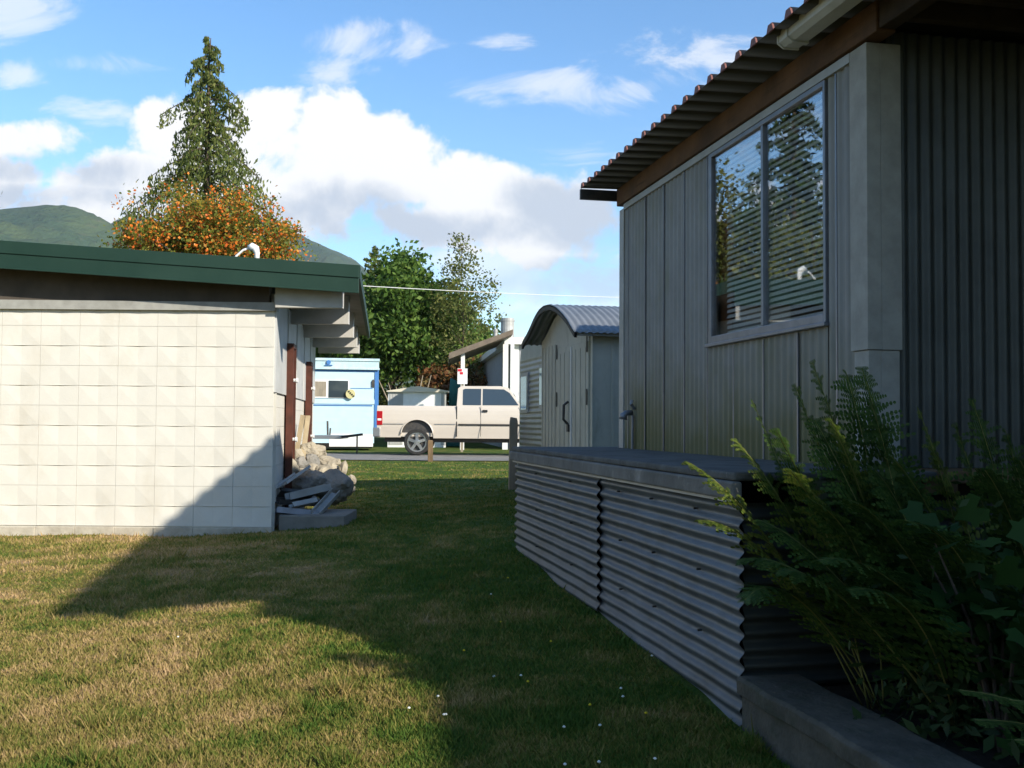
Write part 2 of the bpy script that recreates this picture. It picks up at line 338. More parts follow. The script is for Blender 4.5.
x = N.nodes.new('ShaderNodeMixRGB'); x.blend_type = 'MULTIPLY'; x.inputs[0].default_value = .7; N.links.new(c, x.inputs[1]); N.links.new(n.outputs['Fac'], x.inputs[2]); N.links.new(x.outputs[0], b.inputs['Base Color'])
bp = N.nodes.new('ShaderNodeBump'); bp.inputs['Strength'].default_value = .6; bp.inputs['Distance'].default_value = .02; N.links.new(n.outputs['Fac'], bp.inputs['Height']); N.links.new(bp.outputs[0], b.inputs['Normal'])
tag(link('ground', np_mesh('ground', V, F), mg, smooth=True), kind='structure')

# grass blades
mgr = bpy.data.materials.new('grass_blade'); mgr.use_nodes = True; N = mgr.node_tree; b = N.nodes['Principled BSDF']; b.inputs['Roughness'].default_value = .7; b.inputs['Specular IOR Level'].default_value = .15
t = N.nodes.new('ShaderNodeTexCoord'); c = lawn_color(N, t.outputs['Object'], True); N.links.new(c, b.inputs['Base Color'])
tr = N.nodes.new('ShaderNodeBsdfTranslucent'); N.links.new(c, tr.inputs[0]); ms = N.nodes.new('ShaderNodeMixShader'); ms.inputs[0].default_value = .3
N.links.new(b.outputs[0], ms.inputs[1]); N.links.new(tr.outputs[0], ms.inputs[2]); N.links.new(ms.outputs[0], N.nodes['Material Output'].inputs[0])
def grass(n):
    # uniform in 1/y so that density follows what the eye resolves
    q = rng.random(n); y = 1 / (1 / 3.0 + q * (1 / 26.0 - 1 / 3.0))
    x = (rng.random(n) - .5) * 1.25 * y
    line = 1.80 - .207 * y
    ok = ((x < line - .02) | (y > 8.68)) & (x > -9)
    ok &= ~((y > 10.40) & (x < -2.30 - .125 * (y - 10.45)) & (y < 16.6))
    ok &= ~((y > 8.6) & (x > 1.35 - .207 * (y - 10)) & (y < 17))
    x = x[ok]; y = y[ok]; n = len(x); z = gz(x, y)
    patch = .5 + .5 * np.sin(x * 1.9 + np.sin(y * 1.3) * 2) * np.sin(y * 2.3 + x)
    h = (.014 + .018 * rng.random(n)) * (.7 + .6 * patch); tall = rng.random(n) < .01; h[tall] *= 2.0
    cx_ = -4 + 6 * rng.random(70); cy_ = 3.5 + 9 * rng.random(70) ** 1.3
    for a_, b_ in zip(cx_, cy_): k_ = ((x - a_) ** 2 + (y - b_) ** 2) < (.03 + .05 * rng.random()) ** 2; h[k_] *= 2.2
    w = .0026 + .0010 * y * (.6 + .8 * rng.random(n)) * .55
    a = rng.random(n) * 2 * np.pi; dx = np.cos(a) * w; dyy = np.sin(a) * w
    l = rng.random(n) * 2 * np.pi; lean = h * (.2 + .9 * rng.random(n)); lx = np.cos(l) * lean; ly = np.sin(l) * lean
    base = np.stack([x, y, z - .003], 1)
    V = np.empty((n, 3, 3)); V[:, 0] = base + np.stack([-dx, -dyy, 0 * x], 1); V[:, 1] = base + np.stack([dx, dyy, 0 * x], 1); V[:, 2] = base + np.stack([lx, ly, h], 1)
    return np_mesh('grass', V.reshape(-1, 3), np.arange(3 * n).reshape(n, 3))
tag(link('grass', grass(520000), mgr), 'short patchy mown grass, green and straw brown, covering the lawn', 'grass', kind='stuff')

# road
mb = MB(); pts = np.linspace(-60, 60, 61)
for i in range(60):
    a, b2 = pts[i], pts[i + 1]; e0 = 26.6 + .15 * math.sin(a * .7); e1 = 26.6 + .15 * math.sin(b2 * .7)
    mb.add([(a, e0, gzf(a, e0) + .02), (b2, e1, gzf(b2, e1) + .02), (b2, 31.6, .285), (a, 31.6, .285)], [(0, 1, 2, 3)])
tag(mb.build('road', M['asphalt'], fixn=False), kind='structure')

# ------------------------------------------------------------------ mountains
def mountain(name, prof, D, dn, df, m, seed, amp, x0=-260, x1=1300):
    px = np.linspace(x0, x1, 260); rr = np.concatenate([np.linspace(D - dn, D, 60), np.linspace(D + 30, D + df, 14)])
    P = np.interp(px, [p[0] for p in prof], [p[1] for p in prof])
    h = (421.5 - P) / 1024.0 * D
    g = np.random.default_rng(seed)
    PX, RR = np.meshgrid(px, rr); X = (PX - 512) / 1024 * RR; Y = RR
    k = np.where(RR <= D, smooth(0, 1, np.clip((RR - (D - dn)) / dn, 0, 1)) ** .85, 1 - .8 * np.clip((RR - D) / df, 0, 1))
    H = np.broadcast_to(h, PX.shape) * k
    nz = np.zeros_like(H)
    for o in range(7):
        f = 2 ** o / 700.0; a1, a2, p1, p2 = g.random(4) * 6.28
        nz += (1 - 2 * np.abs(np.sin((X * math.cos(a1) + Y * math.sin(a1)) * f * 3 + p1 + 1.6 * np.sin((X * math.cos(a2) - Y * math.sin(a2)) * f * 2 + p2)))) / 2 ** o
    edge = np.where(RR < D, np.sin(np.clip((RR - (D - dn)) / dn, 0, 1) * np.pi) ** .6, 0) + .05
    H = H + nz * amp * edge * np.clip(H / 150, 0, 1)
    V = np.stack([X.ravel(), Y.ravel(), H.ravel() - 3], 1); nx = len(px)
    idx = np.arange(len(rr) * nx).reshape(len(rr), nx)
    F = np.stack([idx[:-1, :-1].ravel(), idx[:-1, 1:].ravel(), idx[1:, 1:].ravel(), idx[1:, :-1].ravel()], 1)
    return tag(link(name, np_mesh(name, V, F), m, smooth=True), kind='structure')
M['hill_a'] = mat('hill_forest', (.030, .062, .034), (.060, .088, .036), .006, .95, bump=1, bscale=.06, bdist=12, spec=.05, extra=((.085, .095, .05), .03, .58, .72, (1, 1, 1)))
M['hill_b'] = mat('hill_forest_far', (.030, .060, .040), (.055, .078, .040), .008, .95, bump=1, bscale=.05, bdist=12, spec=.05, extra=((.19, .18, .16), .02, .60, .72, (1, 1, .5)))
mountain('hills', [(-260, 235), (-120, 222), (-40, 212), (0, 207), (20, 205), (40, 203.5), (62, 208), (80, 216), (97, 224), (115, 234), (140, 250), (200, 300), (260, 380), (330, 425), (1300, 430)], 2300, 1300, 500, M['hill_a'], 3, 45)
mountain('hills', [(-260, 300), (0, 262), (60, 246), (95, 232), (112, 224), (128, 221), (160, 228), (200, 226), (240, 222), (262, 226), (285, 233), (307, 239.5), (322, 244), (334, 250.5), (348, 257), (361, 265), (380, 277), (392, 284), (405, 292),
                   (430, 312), (455, 326), (470, 333), (484, 331), (492, 332), (505, 338), (530, 350), (600, 362), (760, 372), (1300, 380)], 3300, 1500, 500, M['hill_b'], 11, 28)

# ------------------------------------------------------------------ foliage
def leaf_quads(P, size, aspect=.55, up=0.0, seed=1, droop=None):
    """one small folded-free rhombus leaf at every point of P"""
    g = np.random.default_rng(seed); n = len(P)
    d = g.normal(size=(n, 3)); d[:, 2] = d[:, 2] * (1 - up)
    if droop is not None: d[:, 2] -= droop
    d /= np.linalg.norm(d, axis=1)[:, None]
    r = g.normal(size=(n, 3)); s = np.cross(d, r); s /= np.linalg.norm(s, axis=1)[:, None]
    L = size * (.6 + .8 * g.random(n))[:, None]; Wd = L * aspect
    V = np.empty((n, 4, 3)); V[:, 0] = P - d * L * .5; V[:, 1] = P + s * Wd * .5; V[:, 2] = P + d * L * .5; V[:, 3] = P - s * Wd * .5
    return V.reshape(-1, 3), np.arange(4 * n).reshape(n, 4)
def broadleaf(name, label, cat, x, y, height, cz, rx, rz, nclump, nleaf, size, lm, bm, seed, group=None, base_r=.12, clump=.38, airy=0, berries=None, trunk_top=None, ry=None):
    g = np.random.default_rng(seed); z0 = gzf(x, y); t = thing(name, label, cat, (x, y, z0), 0, group); ry = ry or rx
    cc = []
    while len(cc) < nclump:
        p = g.normal(size=3); p /= np.linalg.norm(p); p *= (g.random() ** .45); 
        p = p * (1 + .16 * math.sin(p[0] * 5 + seed) + .14 * math.sin(p[1] * 6 + p[2] * 4 + seed))
        if airy: p[:2] *= (1 - .55 * max(0, p[2])) 
        cc.append((p[0] * rx, p[1] * ry, cz - z0 + p[2] * rz))
    cc = np.array(cc); k = nleaf // nclump
    cs = clump * rx * (.5 + g.random(nclump))
    P = (cc[:, None, :] + np.clip(g.normal(size=(nclump, k, 3)), -1.7, 1.7) * cs[:, None, None] * np.array([.55, .55, .42])).reshape(-1, 3)
    P = P[P[:, 2] > .25]
    V, F = leaf_quads(P, size, .6, seed=seed)
    cr = link('crown', np_mesh('crown', V, F), lm, t)
    m = MB(); top = (trunk_top or (cz + rz * .5)) - z0
    tp = [Vector((math.sin(i * 1.3 + seed) * .04 * rx, math.cos(i * 1.7 + seed) * .04 * rx, top * i / 7)) for i in range(8)]
    m.tube(tp, [base_r * (1 - .82 * i / 7) for i in range(8)], 8)
    for j in g.choice(nclump, min(nclump, 34), replace=False):
        c = Vector(cc[j]); s = max(top * .22, min(c.z - abs(c.x) * .7 - .3, top * .95)); p0 = Vector((0, 0, s)); mid = p0.lerp(c, .5) + Vector((0, 0, .12 * rz))
        m.tube([p0, mid, c], [base_r * .34, base_r * .2, base_r * .07], 5)
    m.build('trunk', bm, t, smooth=True)
    if berries:
        nb, bs, bmt = berries; j = g.integers(0, nclump, nb // 7); c0 = cc[j] + g.normal(size=(len(j), 3)) * cs[j][:, None] * np.array([.55, .55, .42]) * 1.08
        P2 = (c0[:, None, :] + g.normal(size=(len(j), 7, 3)) * bs * 1.1).reshape(-1, 3)
        V, F = leaf_quads(P2, bs, .9, seed=seed + 5); link('berries', np_mesh('berries', V, F), bmt, t)
    return t
def conifer(name, label, x, y, height, rad, lm, seed, base=.06, nb=150, droopy=1.0, size=.16, dens=1.0, power=.8, group=None):
    g = np.random.default_rng(seed); z0 = gzf(x, y); t = thing(name, label, 'tree', (x, y, z0), 0, group); H = height - z0
    m = MB(); m.tube([(0, 0, 0), (.02, 0, H * .5), (0, .03, H * .93), (.05, 0, H)], [H * .016, H * .010, H * .003, H * .001], 7)
    P = []; D = []
    for i in range(nb):
        f = base + (1 - base) * (i + g.random()) / nb; z = H * f; L = rad * ((1 - f) ** power) * (.42 + .85 * g.random()) + .05 * rad * g.random()
        a = i * 2.39996 + g.random() * .7; dx, dyv = math.cos(a), math.sin(a)
        q = []; ns = 6
        for s in range(ns + 1):
            u = s / ns; q.append(Vector((dx * L * u, dyv * L * u, z + L * (.28 * u - droopy * .62 * u * u + .16 * u ** 4))))
        m.tube(q, [.018 * H / 10 * (1 - .8 * s / ns) + .004 for s in range(ns + 1)], 4, cap=False)
        cnt = int((14 + 60 * L) * dens)
        u = g.random(cnt) ** .7; zz = z + L * (.28 * u - droopy * .62 * u * u + .16 * u ** 4)
        w = g.normal(size=cnt) * .13 * L * (.35 + u * .6)
        hang = g.random(cnt) ** 1.5 * (.10 + .26 * L) * (.3 + droopy * .5)
        P.append(np.stack([dx * L * u - dyv * w, dyv * L * u + dx * w, zz - hang], 1))
    P = np.concatenate(P); V, F = leaf_quads(P, size, .34, seed=seed, droop=1.3 * droopy)
    link('crown', np_mesh('crown', V, F), lm, t); m.build('trunk', M['bark'], t, smooth=True); return t
L_con = leaf_mat('cedar_sprays', [(0, (.055, .085, .022)), (.5, (.12, .155, .036)), (1, (.22, .23, .06))], .4)
L_row = leaf_mat('rowan_leaves', [(0, (.09, .13, .02)), (.5, (.19, .21, .03)), (.8, (.36, .24, .035)), (1, (.48, .17, .03))], .4)
L_ber = leaf_mat('rowan_berries', [(0, (.55, .10, .012)), (.6, (.66, .17, .02)), (1, (.62, .26, .04))], .1, .4)
L_grn = leaf_mat('green_leaves', [(0, (.045, .095, .016)), (.5, (.085, .16, .025)), (1, (.16, .24, .045))], .4)
L_olv = leaf_mat('olive_leaves', [(0, (.06, .085, .02)), (.6, (.12, .14, .03)), (1, (.20, .20, .06))], .35)
L_dk = leaf_mat('dark_leaves', [(0, (.02, .045, .014)), (.6, (.04, .075, .02)), (1, (.07, .11, .03))], .3)
L_brn = leaf_mat('brown_leaves', [(0, (.14, .055, .02)), (.5, (.20, .09, .03)), (1, (.12, .12, .04))], .3)

p = at(206, 200, 29); conifer('conifer_tree', 'tall drooping conifer with a thin pointed top behind the green roof', p.x, 29, at(204, 38, 29).z, 4.9, L_con, 5, .46, 84, 1.45, .15, 2.2, .84)
p = at(208, 220, 21); broadleaf('rowan_tree', 'round tree with orange berries in front of the tall conifer', 'tree', p.x, 21, 6, at(205, 246, 21).z, 1.62, 1.15, 120, 24000, .072, L_row, M['bark'], 4, berries=(7500, .055, L_ber), clump=.25, base_r=.1, ry=1.5)
p = at(374, 300, 62); conifer('conifer_tree', 'small dark conifer top with upswept branches beyond the eaves', p.x, 62, at(371, 247, 62).z, 3.2, L_con, 9, .1, 130, .35, .30, 1.0, .8)
p = at(392, 330, 52); broadleaf('broadleaf_tree', 'dense bright green leafy tree left of the slender tree beyond the road', 'tree', p.x, 52, 9, at(395, 325, 52).z, 2.6, 3.3, 130, 24000, .27, L_grn, M['bark'], 12, 'trees beyond the road', .2, clump=.34)
p = at(432, 340, 54); broadleaf('broadleaf_tree', 'green leafy tree beneath the slender open tree beyond the road', 'tree', p.x, 54, 8, at(432, 338, 54).z, 2.3, 2.7, 90, 14000, .27, L_grn, M['bark'], 13, 'trees beyond the road', .2, clump=.34)
p = at(462, 330, 50); broadleaf('slender_tree', 'tall slender tree with sparse open leaves against the clouds', 'tree', p.x, 50, 9, at(460, 312, 50).z, 2.0, 3.8, 150, 4200, .16, L_olv, M['bark'], 15, 'trees beyond the road', .05, clump=.26, airy=1, trunk_top=at(456, 244, 50).z)
p = at(338, 345, 56); broadleaf('broadleaf_tree', 'dark green leafy tree showing under the green roof eaves', 'tree', p.x, 56, 8, at(338, 345, 56).z, 2.6, 3.2, 90, 14000, .27, L_grn, M['bark'], 17, 'trees beyond the road', .2, clump=.34)
p = at(476, 375, 52); broadleaf('leafy_bush', 'reddish brown bush behind the cream roofed shed and post', 'bush', p.x - 1.0, 50, 3, at(450, 384, 50).z, 1.6, .95, 40, 4500, .22, L_brn, M['bark_pale'], 18, None, .05, clump=.4)
p = at(498, 360, 66); broadleaf('leafy_bush', 'green tree top between the carport roof and the long grey wall', 'tree', p.x - 2, 66, 4, at(480, 358, 66).z, 2.6, 2.2, 50, 6000, .3, L_grn, M['bark'], 28, None, .15, clump=.4)
# bare canes
t = thing('bare_canes', 'cluster of bare pale stems above the cream shed roof', 'plant', (at(408, 400, 47).x, 47, gzf(0, 47))); 
for i in range(7):
    a = -.9 + i * .28 + random.uniform(-.1, .1); mb = MB(); mb.tube([(a * .5, 0, 0), (a * .8, .1, 1.6), (a * 1.35 + random.uniform(-.2, .2), .2, 2.9 + random.uniform(-.3, .3))], [.05, .04, .02], 6); mb.build('stem', M['bark_pale'], t)
# trees standing off to the left, seen in the window
broadleaf('broadleaf_tree', 'leafy tree at the left edge with one twig above the green roof', 'tree', at(-88, 250, 24).x, 24, 7, at(-110, 255, 24).z, 2.15, 2.6, 80, 11000, .14, L_olv, M['bark'], 21, clump=.3, base_r=.14)
conifer('conifer_tree', 'dark conifer far off to the left, mirrored in the window', -36.5, 52.5, 25, 6.5, L_dk, 31, .08, 150, .8, .42, .8, .8)
broadleaf('broadleaf_tree', 'leafy tree far off to the left, mirrored in the far pane', 'tree', -39, 64, 12, 11.5, 5.0, 7.5, 110, 16000, .42, L_olv, M['bark'], 32, None, .3, clump=.34)
broadleaf('broadleaf_tree', 'round leafy tree further left, mirrored in the nearer pane', 'tree', -46, 54, 8, 7.2, 5.5, 6.0, 100, 14000, .42, L_dk, M['bark'], 34, None, .3, clump=.34)
broadleaf('broadleaf_tree', 'low leafy tree before the mirrored conifer', 'tree', -35, 45, 8, 5.2, 4.0, 4.6, 90, 12000, .36, L_olv, M['bark'], 35, None, .2, clump=.34)

# unseen trees added behind the camera to cut sky light on the yard
for i, (x_, y_, h, r_) in enumerate(((-7, -8, 13, 4), (-1.5, -12, 14, 4), (-12, -3, 12, 3.6))):
    conifer('conifer_tree', ('unseen conifer added to block sky light, left of the viewer', 'unseen conifer added to block sky light, straight behind the viewer', 'unseen conifer added to block sky light, left rear corner of the lawn')[i], x_, y_, h, r_, L_dk, 70 + i, .04, 70, .8, .5, .5, .8)
# ------------------------------------------------------------------ block building on the left
BY = 10.45; BX = at(273, 420, BY).x; ZW = 2.40; BXL = -9.0
SK = -.125
bz = gzf(BX, BY)
BB = thing('block_building', 'cream concrete block outbuilding with a dark green metal flat roof', 'building', (BX, BY, 0), 0)
def S(s, out, z): return Vector((SK * s + out, s, z))       # along the side wall, outwards to the right
# front wall of patterned blocks, as one mesh
mb = MB(); bw, bh, g_ = .398, .2035, .0013; ncol = int((BX - BXL) / bw); zb = .18; nrow = 11
mod = {'v': [], 'f': []}
for r_ in range(nrow):
    for c_ in range(ncol + 1):
        x1 = -c_ * bw; x0 = x1 - bw; z0 = zb + r_ * bh; z1 = z0 + bh
        j = rng.normal() * .0008
        a0, a1, b0, b1 = x0 + g_, x1 - g_, z0 + g_, z1 - g_; xm = (a0 + a1) / 2; D = .0085
        flip = (r_ % 2 == 1); rec = (c_ % 2 == 0) or True
        if not flip: v = [(a0, j, b0), (xm, j, b0), (a1, j, b0), (a0, j, b1), (xm, j + D, b1), (a1, j, b1)]; f = [(0, 1, 3), (3, 1, 4), (1, 5, 4), (1, 2, 5)]
        else: v = [(a0, j, b0), (xm, j + D, b0), (a1, j, b0), (a0, j, b1), (xm, j, b1), (a1, j, b1)]; f = [(0, 1, 4), (0, 4, 3), (1, 2, 4), (2, 5, 4)]
        if flip: v[4] = (xm, j, b1)
        # block edges going back into the joint
        n0 = 6; v += [(a0, .02, b0), (a1, .02, b0), (a1, .02, b1), (a0, .02, b1)]
        f += [(0, 6, 7, 2), (2, 7, 8, 5), (5, 8, 9, 3), (3, 9, 6, 0)] if False else [(0, 6, 9, 3), (2, 5, 8, 7), (0, 2, 7, 6), (3, 9, 8, 5)]
        mb.add(v, f)
blk = mb.build('block_face', M['block'], BB)
mb = MB(); mb.box(BXL - BX - .2, -.004, .012, .16, -.3, ZW); mb.build('front_wall', M['mortar'], BB)
mb = MB()
for i in range(17):
    x1 = -i * .4 + .012; x0 = x1 - .4; d_ = -.028 + random.uniform(-.008, .008); mb.box(x0, x1, d_, .01, -.3, zb - .004 + random.uniform(-.010, .004))
mb.build('footing', M['footing'], BB, bevel=.006)
# side wall and rear wall: lower blocks, upper siding
SL = 5.95
mb = MB(); th = .16
def side_quad(mb, s0, s1, o0, o1, z0, z1):
    vs = [S(s, o, z) for z in (z0, z1) for s in (s0, s1) for o in (o0, o1)]
    mb.add(vs, [(0, 2, 3, 1), (4, 5, 7, 6), (0, 1, 5, 4), (2, 6, 7, 3), (0, 4, 6, 2), (1, 3, 7, 5)])
mb = MB()
nb_ = int(SL / bw)
for i in range(nb_ + 1):
    for r_ in range(7):
        s0 = .003 + i * bw; s1 = min(s0 + bw, SL) - .003; side_quad(mb, s0, s1, -.05, 0 + rng.normal() * .001, zb + r_ * bh + .001, zb + (r_ + 1) * bh - .002)
mb.build('side_block_wall', M['block'], BB)
mb = MB(); side_quad(mb, .165, SL + .1, -.17, -.012, -.3, ZW + .18); mb.box(BXL - BX, SK * SL - .2, SL - .1, SL + .05, -.3, ZW + .3); mb.box(BXL - BX - .15, BXL - BX, .17, SL, -.3, ZW + .4); mb.build('wall_core', M['mortar'], BB)
mb = MB(); side_quad(mb, .012, SL, -.01, .022, 1.55, ZW + .15); 
for i in range(1, 5): side_quad(mb, i * 1.2 - .012, i * 1.2 + .012, .0, .034, 1.55, ZW + .15)
mb.build('side_siding', M['siding_white'], BB)
for (s0, w_, top) in ((1.15, .36, 2.14), (4.0, .28, 2.1)):
    d = MB(); side_quad(d, s0 + .05, s0 + w_ - .05, .024, .055, .22, top - .05); dd = d.build('door', M['brown_door'], BB)
    f = MB(); side_quad(f, s0, s0 + .05, .02, .10, .2, top); side_quad(f, s0 + w_ - .05, s0 + w_, .02, .10, .2, top); side_quad(f, s0 + .05, s0 + w_ - .05, .02, .10, top - .05, top); f.build('frame', M['brown_door'], dd)
    for zz in (1.05, 1.72):
        k = MB(); k.tube([S(s0 + .03, .10, zz), S(s0 + .03, .13, zz)], .02, 8); k.tube([S(s0 + .03, .13, zz), S(s0 + .03, .15, zz)], .03, 10); k.build('handle', M['white'], dd)
# roof
YF = -.29; SLOPE = .062
xr = -1.535 - BX
def rz_(x): return (xr - x) * SLOPE
xl = BXL - BX - .6; zt = at(358, 266, BY + YF).z; RT = .27
def slab(mb, x0, x1, y0, y1, zb0, zt0, skew=True):
    vs = []
    for z in (zb0, zt0):
        for y in (y0, y1):
            for x in (x0, x1):
                xx = x + (SK * (y - YF) if skew and x == x1 else 0); vs.append((xx, y, z + rz_(x)))
    mb.add(vs, [(0, 2, 3, 1), (4, 5, 7, 6), (0, 1, 5, 4), (2, 6, 7, 3), (0, 4, 6, 2), (1, 3, 7, 5)])
RD = 7.1
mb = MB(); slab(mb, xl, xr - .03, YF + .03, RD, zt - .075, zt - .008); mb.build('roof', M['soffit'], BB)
mb = MB(); slab(mb, xl, xr - .002, YF + .004, RD, zt - .006, zt); mb.build('roof_sheet', M['green_metal'], BB)
mb = MB(); slab(mb, xl, xr, YF, YF + .025, zt - RT, zt + .004, False); slab(mb, xl, xr + .004, YF - .012, YF, zt - RT * .44, zt + .008, False); slab(mb, xl, xr + .004, YF - .018, YF, zt - RT - .004, zt - RT + .012, False)
mb.build('fascia', M['green_metal'], BB, bevel=.003)
# side fascia: slim board with a dark lower trim
def skewbox(mb, x0, x1, y0, y1, z0, z1):
    vs = [(x + SK * (y - YF), y, z) for z in (z0, z1) for y in (y0, y1) for x in (x0, x1)]
    mb.add(vs, [(0, 2, 3, 1), (4, 5, 7, 6), (0, 1, 5, 4), (2, 6, 7, 3), (0, 4, 6, 2), (1, 3, 7, 5)])
mb = MB(); skewbox(mb, xr - .03, xr + .012, YF + .03, RD, zt - .12, zt + .012); mb.build('side_fascia', M['green_metal'], BB)
# beams
for i, yb in enumerate((10.38, 12.1, 14.0, 15.8, 17.2)):
    yl = yb - BY; xe = xr - .16 + SK * (yl - YF)
    mb = MB(); ztop = zt - .078; vs = []
    zA = ZW + .005
    xb = .02 + SK * yl; mb.prism([(xb, zA), (xe, zA), (xe, ztop + rz_(xe)), (xb, ztop + rz_(xb))], 'y', yl - .045, yl + .045); mb.build('beam', M['beam_paint'], BB, bevel=.004)
# wall plate under the roof
mb = MB(); mb.prism([(xl + .5, ZW - .02 + 0), (0.015, ZW - .02), (0.015, ZW + .065), (xl + .5, ZW + .085)], 'y', -.045, .1); mb.build('wall_plate', M['trim_grey'], BB)
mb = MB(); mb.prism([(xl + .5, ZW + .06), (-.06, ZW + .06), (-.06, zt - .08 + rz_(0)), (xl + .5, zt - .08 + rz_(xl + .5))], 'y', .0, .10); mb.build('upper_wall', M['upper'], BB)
# goose-neck on the roof
q = at(252, 259, 10.45); t = thing('vent_pipe', 'white goose-neck service pipe on the green roof', 'pipe', (q.x, q.y, zt + rz_(q.x - BX) - .01))
mb = MB(); mb.tube([(.05, 0, 0), (.05, 0, .11), (.035, 0, .155), (0, 0, .175), (-.035, 0, .16)], [.024, .028, .04, .042, .03], 10); mb.build('hood', M['white'], t, smooth=True)
mb = MB(); mb.tube([(-.03, 0, .16), (-.09, 0, .14), (-.16, 0, .08), (-.20, 0, .0)], .012, 8); mb.build('arm', M['white'], t, smooth=True)

# ------------------------------------------------------------------ trailer side: local frame, x = away from the skirt, y = along it
RZ = math.atan2(.203, .9792); O = Vector((1.80, 0, 0))
def loc(a, t_, z): return O + Vector((.9792 * a - .203 * t_, .203 * a + .9792 * t_, z))
TW = .803; T0 = 4.63; T1 = 8.34; ZD = 1.057; ZB = 3.03
HH = thing('mobile_home', 'ribbed grey trailer addition with a red-brown metal roof on a raised deck', 'building', O, RZ)
def corr_y(name, x, y0, y1, z0, z1, pitch, amp, mt, parent, horizontal=False, sharp=1.0, n=8, face='x', rnd=0):
    """corrugated sheet. face 'x': sheet in the plane x=const; face 'y': in the plane y=const (y0,y1 are then its x range)"""
    L = (z1 - z0) if horizontal else (y1 - y0); k = int(round(L / pitch * n)); s = np.linspace(0, L, k + 1)
    off = amp * np.sin(2 * np.pi * s / pitch)
    if sharp != 1: off = amp * np.sign(np.sin(2 * np.pi * s / pitch)) * np.abs(np.sin(2 * np.pi * s / pitch)) ** sharp
    V = []
    m = 2 if not horizontal else 14
    for j in range(m):
        for i in range(k + 1):
            if horizontal:
                a = y0 + (y1 - y0) * j / (m - 1); z = z0 + s[i]; o = off[i] + rnd * math.sin(j * 1.7 + i * .02)
            else:
                a = y0 + s[i]; z = z0 + (z1 - z0) * j / (m - 1); o = off[i]
            V.append((x - o, a, z) if face == 'x' else (a, x - o, z))
    idx = np.arange(m * (k + 1)).reshape(m, k + 1)
    F = np.stack([idx[:-1, :-1].ravel(), idx[:-1, 1:].ravel(), idx[1:, 1:].ravel(), idx[1:, :-1].ravel()], 1)
    o = link(name, np_mesh(name, V, F), mt, parent, smooth=True)
    sm = o.modifiers.new('solid', 'SOLIDIFY'); sm.thickness = .0012; sm.offset = 0; sm.use_rim = False
    return o
M['siding_rib'] = mat('ribbed_siding', (.25, .25, .24), (.21, .21, .20), 4, .55, metal=.0, spec=.3, extra=((.20, .20, .14), 3, .5, .8, (1, 1, .4)))
# green algae near the bottom of the siding: a stain of its own
N = M['siding_rib'].node_tree; b = N.nodes['Principled BSDF']; src = b.inputs['Base Color'].links[0].from_socket
t = N.nodes.new('ShaderNodeTexCoord'); s_ = N.nodes.new('ShaderNodeSeparateXYZ'); N.links.new(t.outputs['Object'], s_.inputs[0])
nn = N.nodes.new('ShaderNodeTexNoise'); nn.inputs['Scale'].default_value = 3; nn.inputs['Detail'].default_value = 6; N.links.new(t.outputs['Object'], nn.inputs['Vector'])
ad = N.nodes.new('ShaderNodeMath'); ad.operation = 'MULTIPLY_ADD'; N.links.new(nn.outputs['Fac'], ad.inputs[0]); ad.inputs[1].default_value = -.7; N.links.new(s_.outputs['Z'], ad.inputs[2])
mr = N.nodes.new('ShaderNodeMapRange'); N.links.new(ad.outputs[0], mr.inputs[0]); mr.inputs[1].default_value = 1.40; mr.inputs[2].default_value = .80; mr.inputs[3].default_value = 0; mr.inputs[4].default_value = .9
x = N.nodes.new('ShaderNodeMixRGB'); N.links.new(mr.outputs[0], x.inputs[0]); N.links.new(src, x.inputs[1]); x.inputs[2].default_value = (.115, .11, .035, 1); N.links.new(x.outputs[0], b.inputs['Base Color'])
# window opening
def t_at(px, K=2683.):   # along-wall coordinate from the pixel column
    d = K / (px - 300.); return (d - .203 * TW) / .9792
wt0, wt1, wtm = t_at(829), t_at(711), t_at(765); wz0, wz1 = 1.765, 2.985
for (a, b_, z0, z1) in ((wt1, T1, ZD, 3.0), (wt0, wt1, ZD, wz0), (T0 + .02, wt0, ZD, 3.0)):
    corr_y('siding', TW, a, b_, z0, z1, .078, .006, M['siding_rib'], HH, sharp=.6, n=10)
for i in range(9):
    y = T0 + .28 + i * .405; z1 = 2.984
    if y > T1 - .12: break
    if wt0 - .02 < y < wt1 + .02: z1 = wz0 - .03
    mb = MB(); mb.box(TW - .0095, TW - .002, y, y + .012, ZD + .002, z1); mb.build('seam', M['alu'], HH)
mb = MB(); mb.box(TW + .012, TW + .04, T0 + .1, wt0, ZD, ZB); mb.box(TW + .012, TW + .04, wt1, T1 - .02, ZD, ZB); mb.box(TW + .012, TW + .04, wt0, wt1, ZD, wz0); mb.box(TW + .012, TW + .04, wt0, wt1, wz1, ZB)
mb.build('wall_sheathing', M['dark'], HH)
W_ = MB(); fw = .045
for (a, b_, z0, z1) in ((wt0, wt0 + .022, wz0, wz1), (wt1 - fw, wt1, wz0, wz1), (wt0 + .022, wt1 - fw, wz0, wz0 + fw), (wt0 + .022, wt1 - fw, wz1 - .03, wz1), (wtm - .014, wtm + .014, wz0 + fw, wz1 - .03)):
    W_.box(TW - .016, TW + .04, a, b_, z0, z1)
W_.box(TW - .035, TW + .02, wt0 - .02, wt1 + .02, wz0 - .022, wz0 - .001)
win = W_.build('window', M['alu'], HH, bevel=.004)
for (a, b_) in ((wt0 + .022, wtm - .014), (wtm + .014, wt1 - fw)):
    g_m = MB(); g_m.box(TW + .001, TW + .005, a, b_, wz0 + fw, wz1 - .03); g_m.build('pane', M['glass'], win)
mb = MB(); z = wz0 + fw + .01
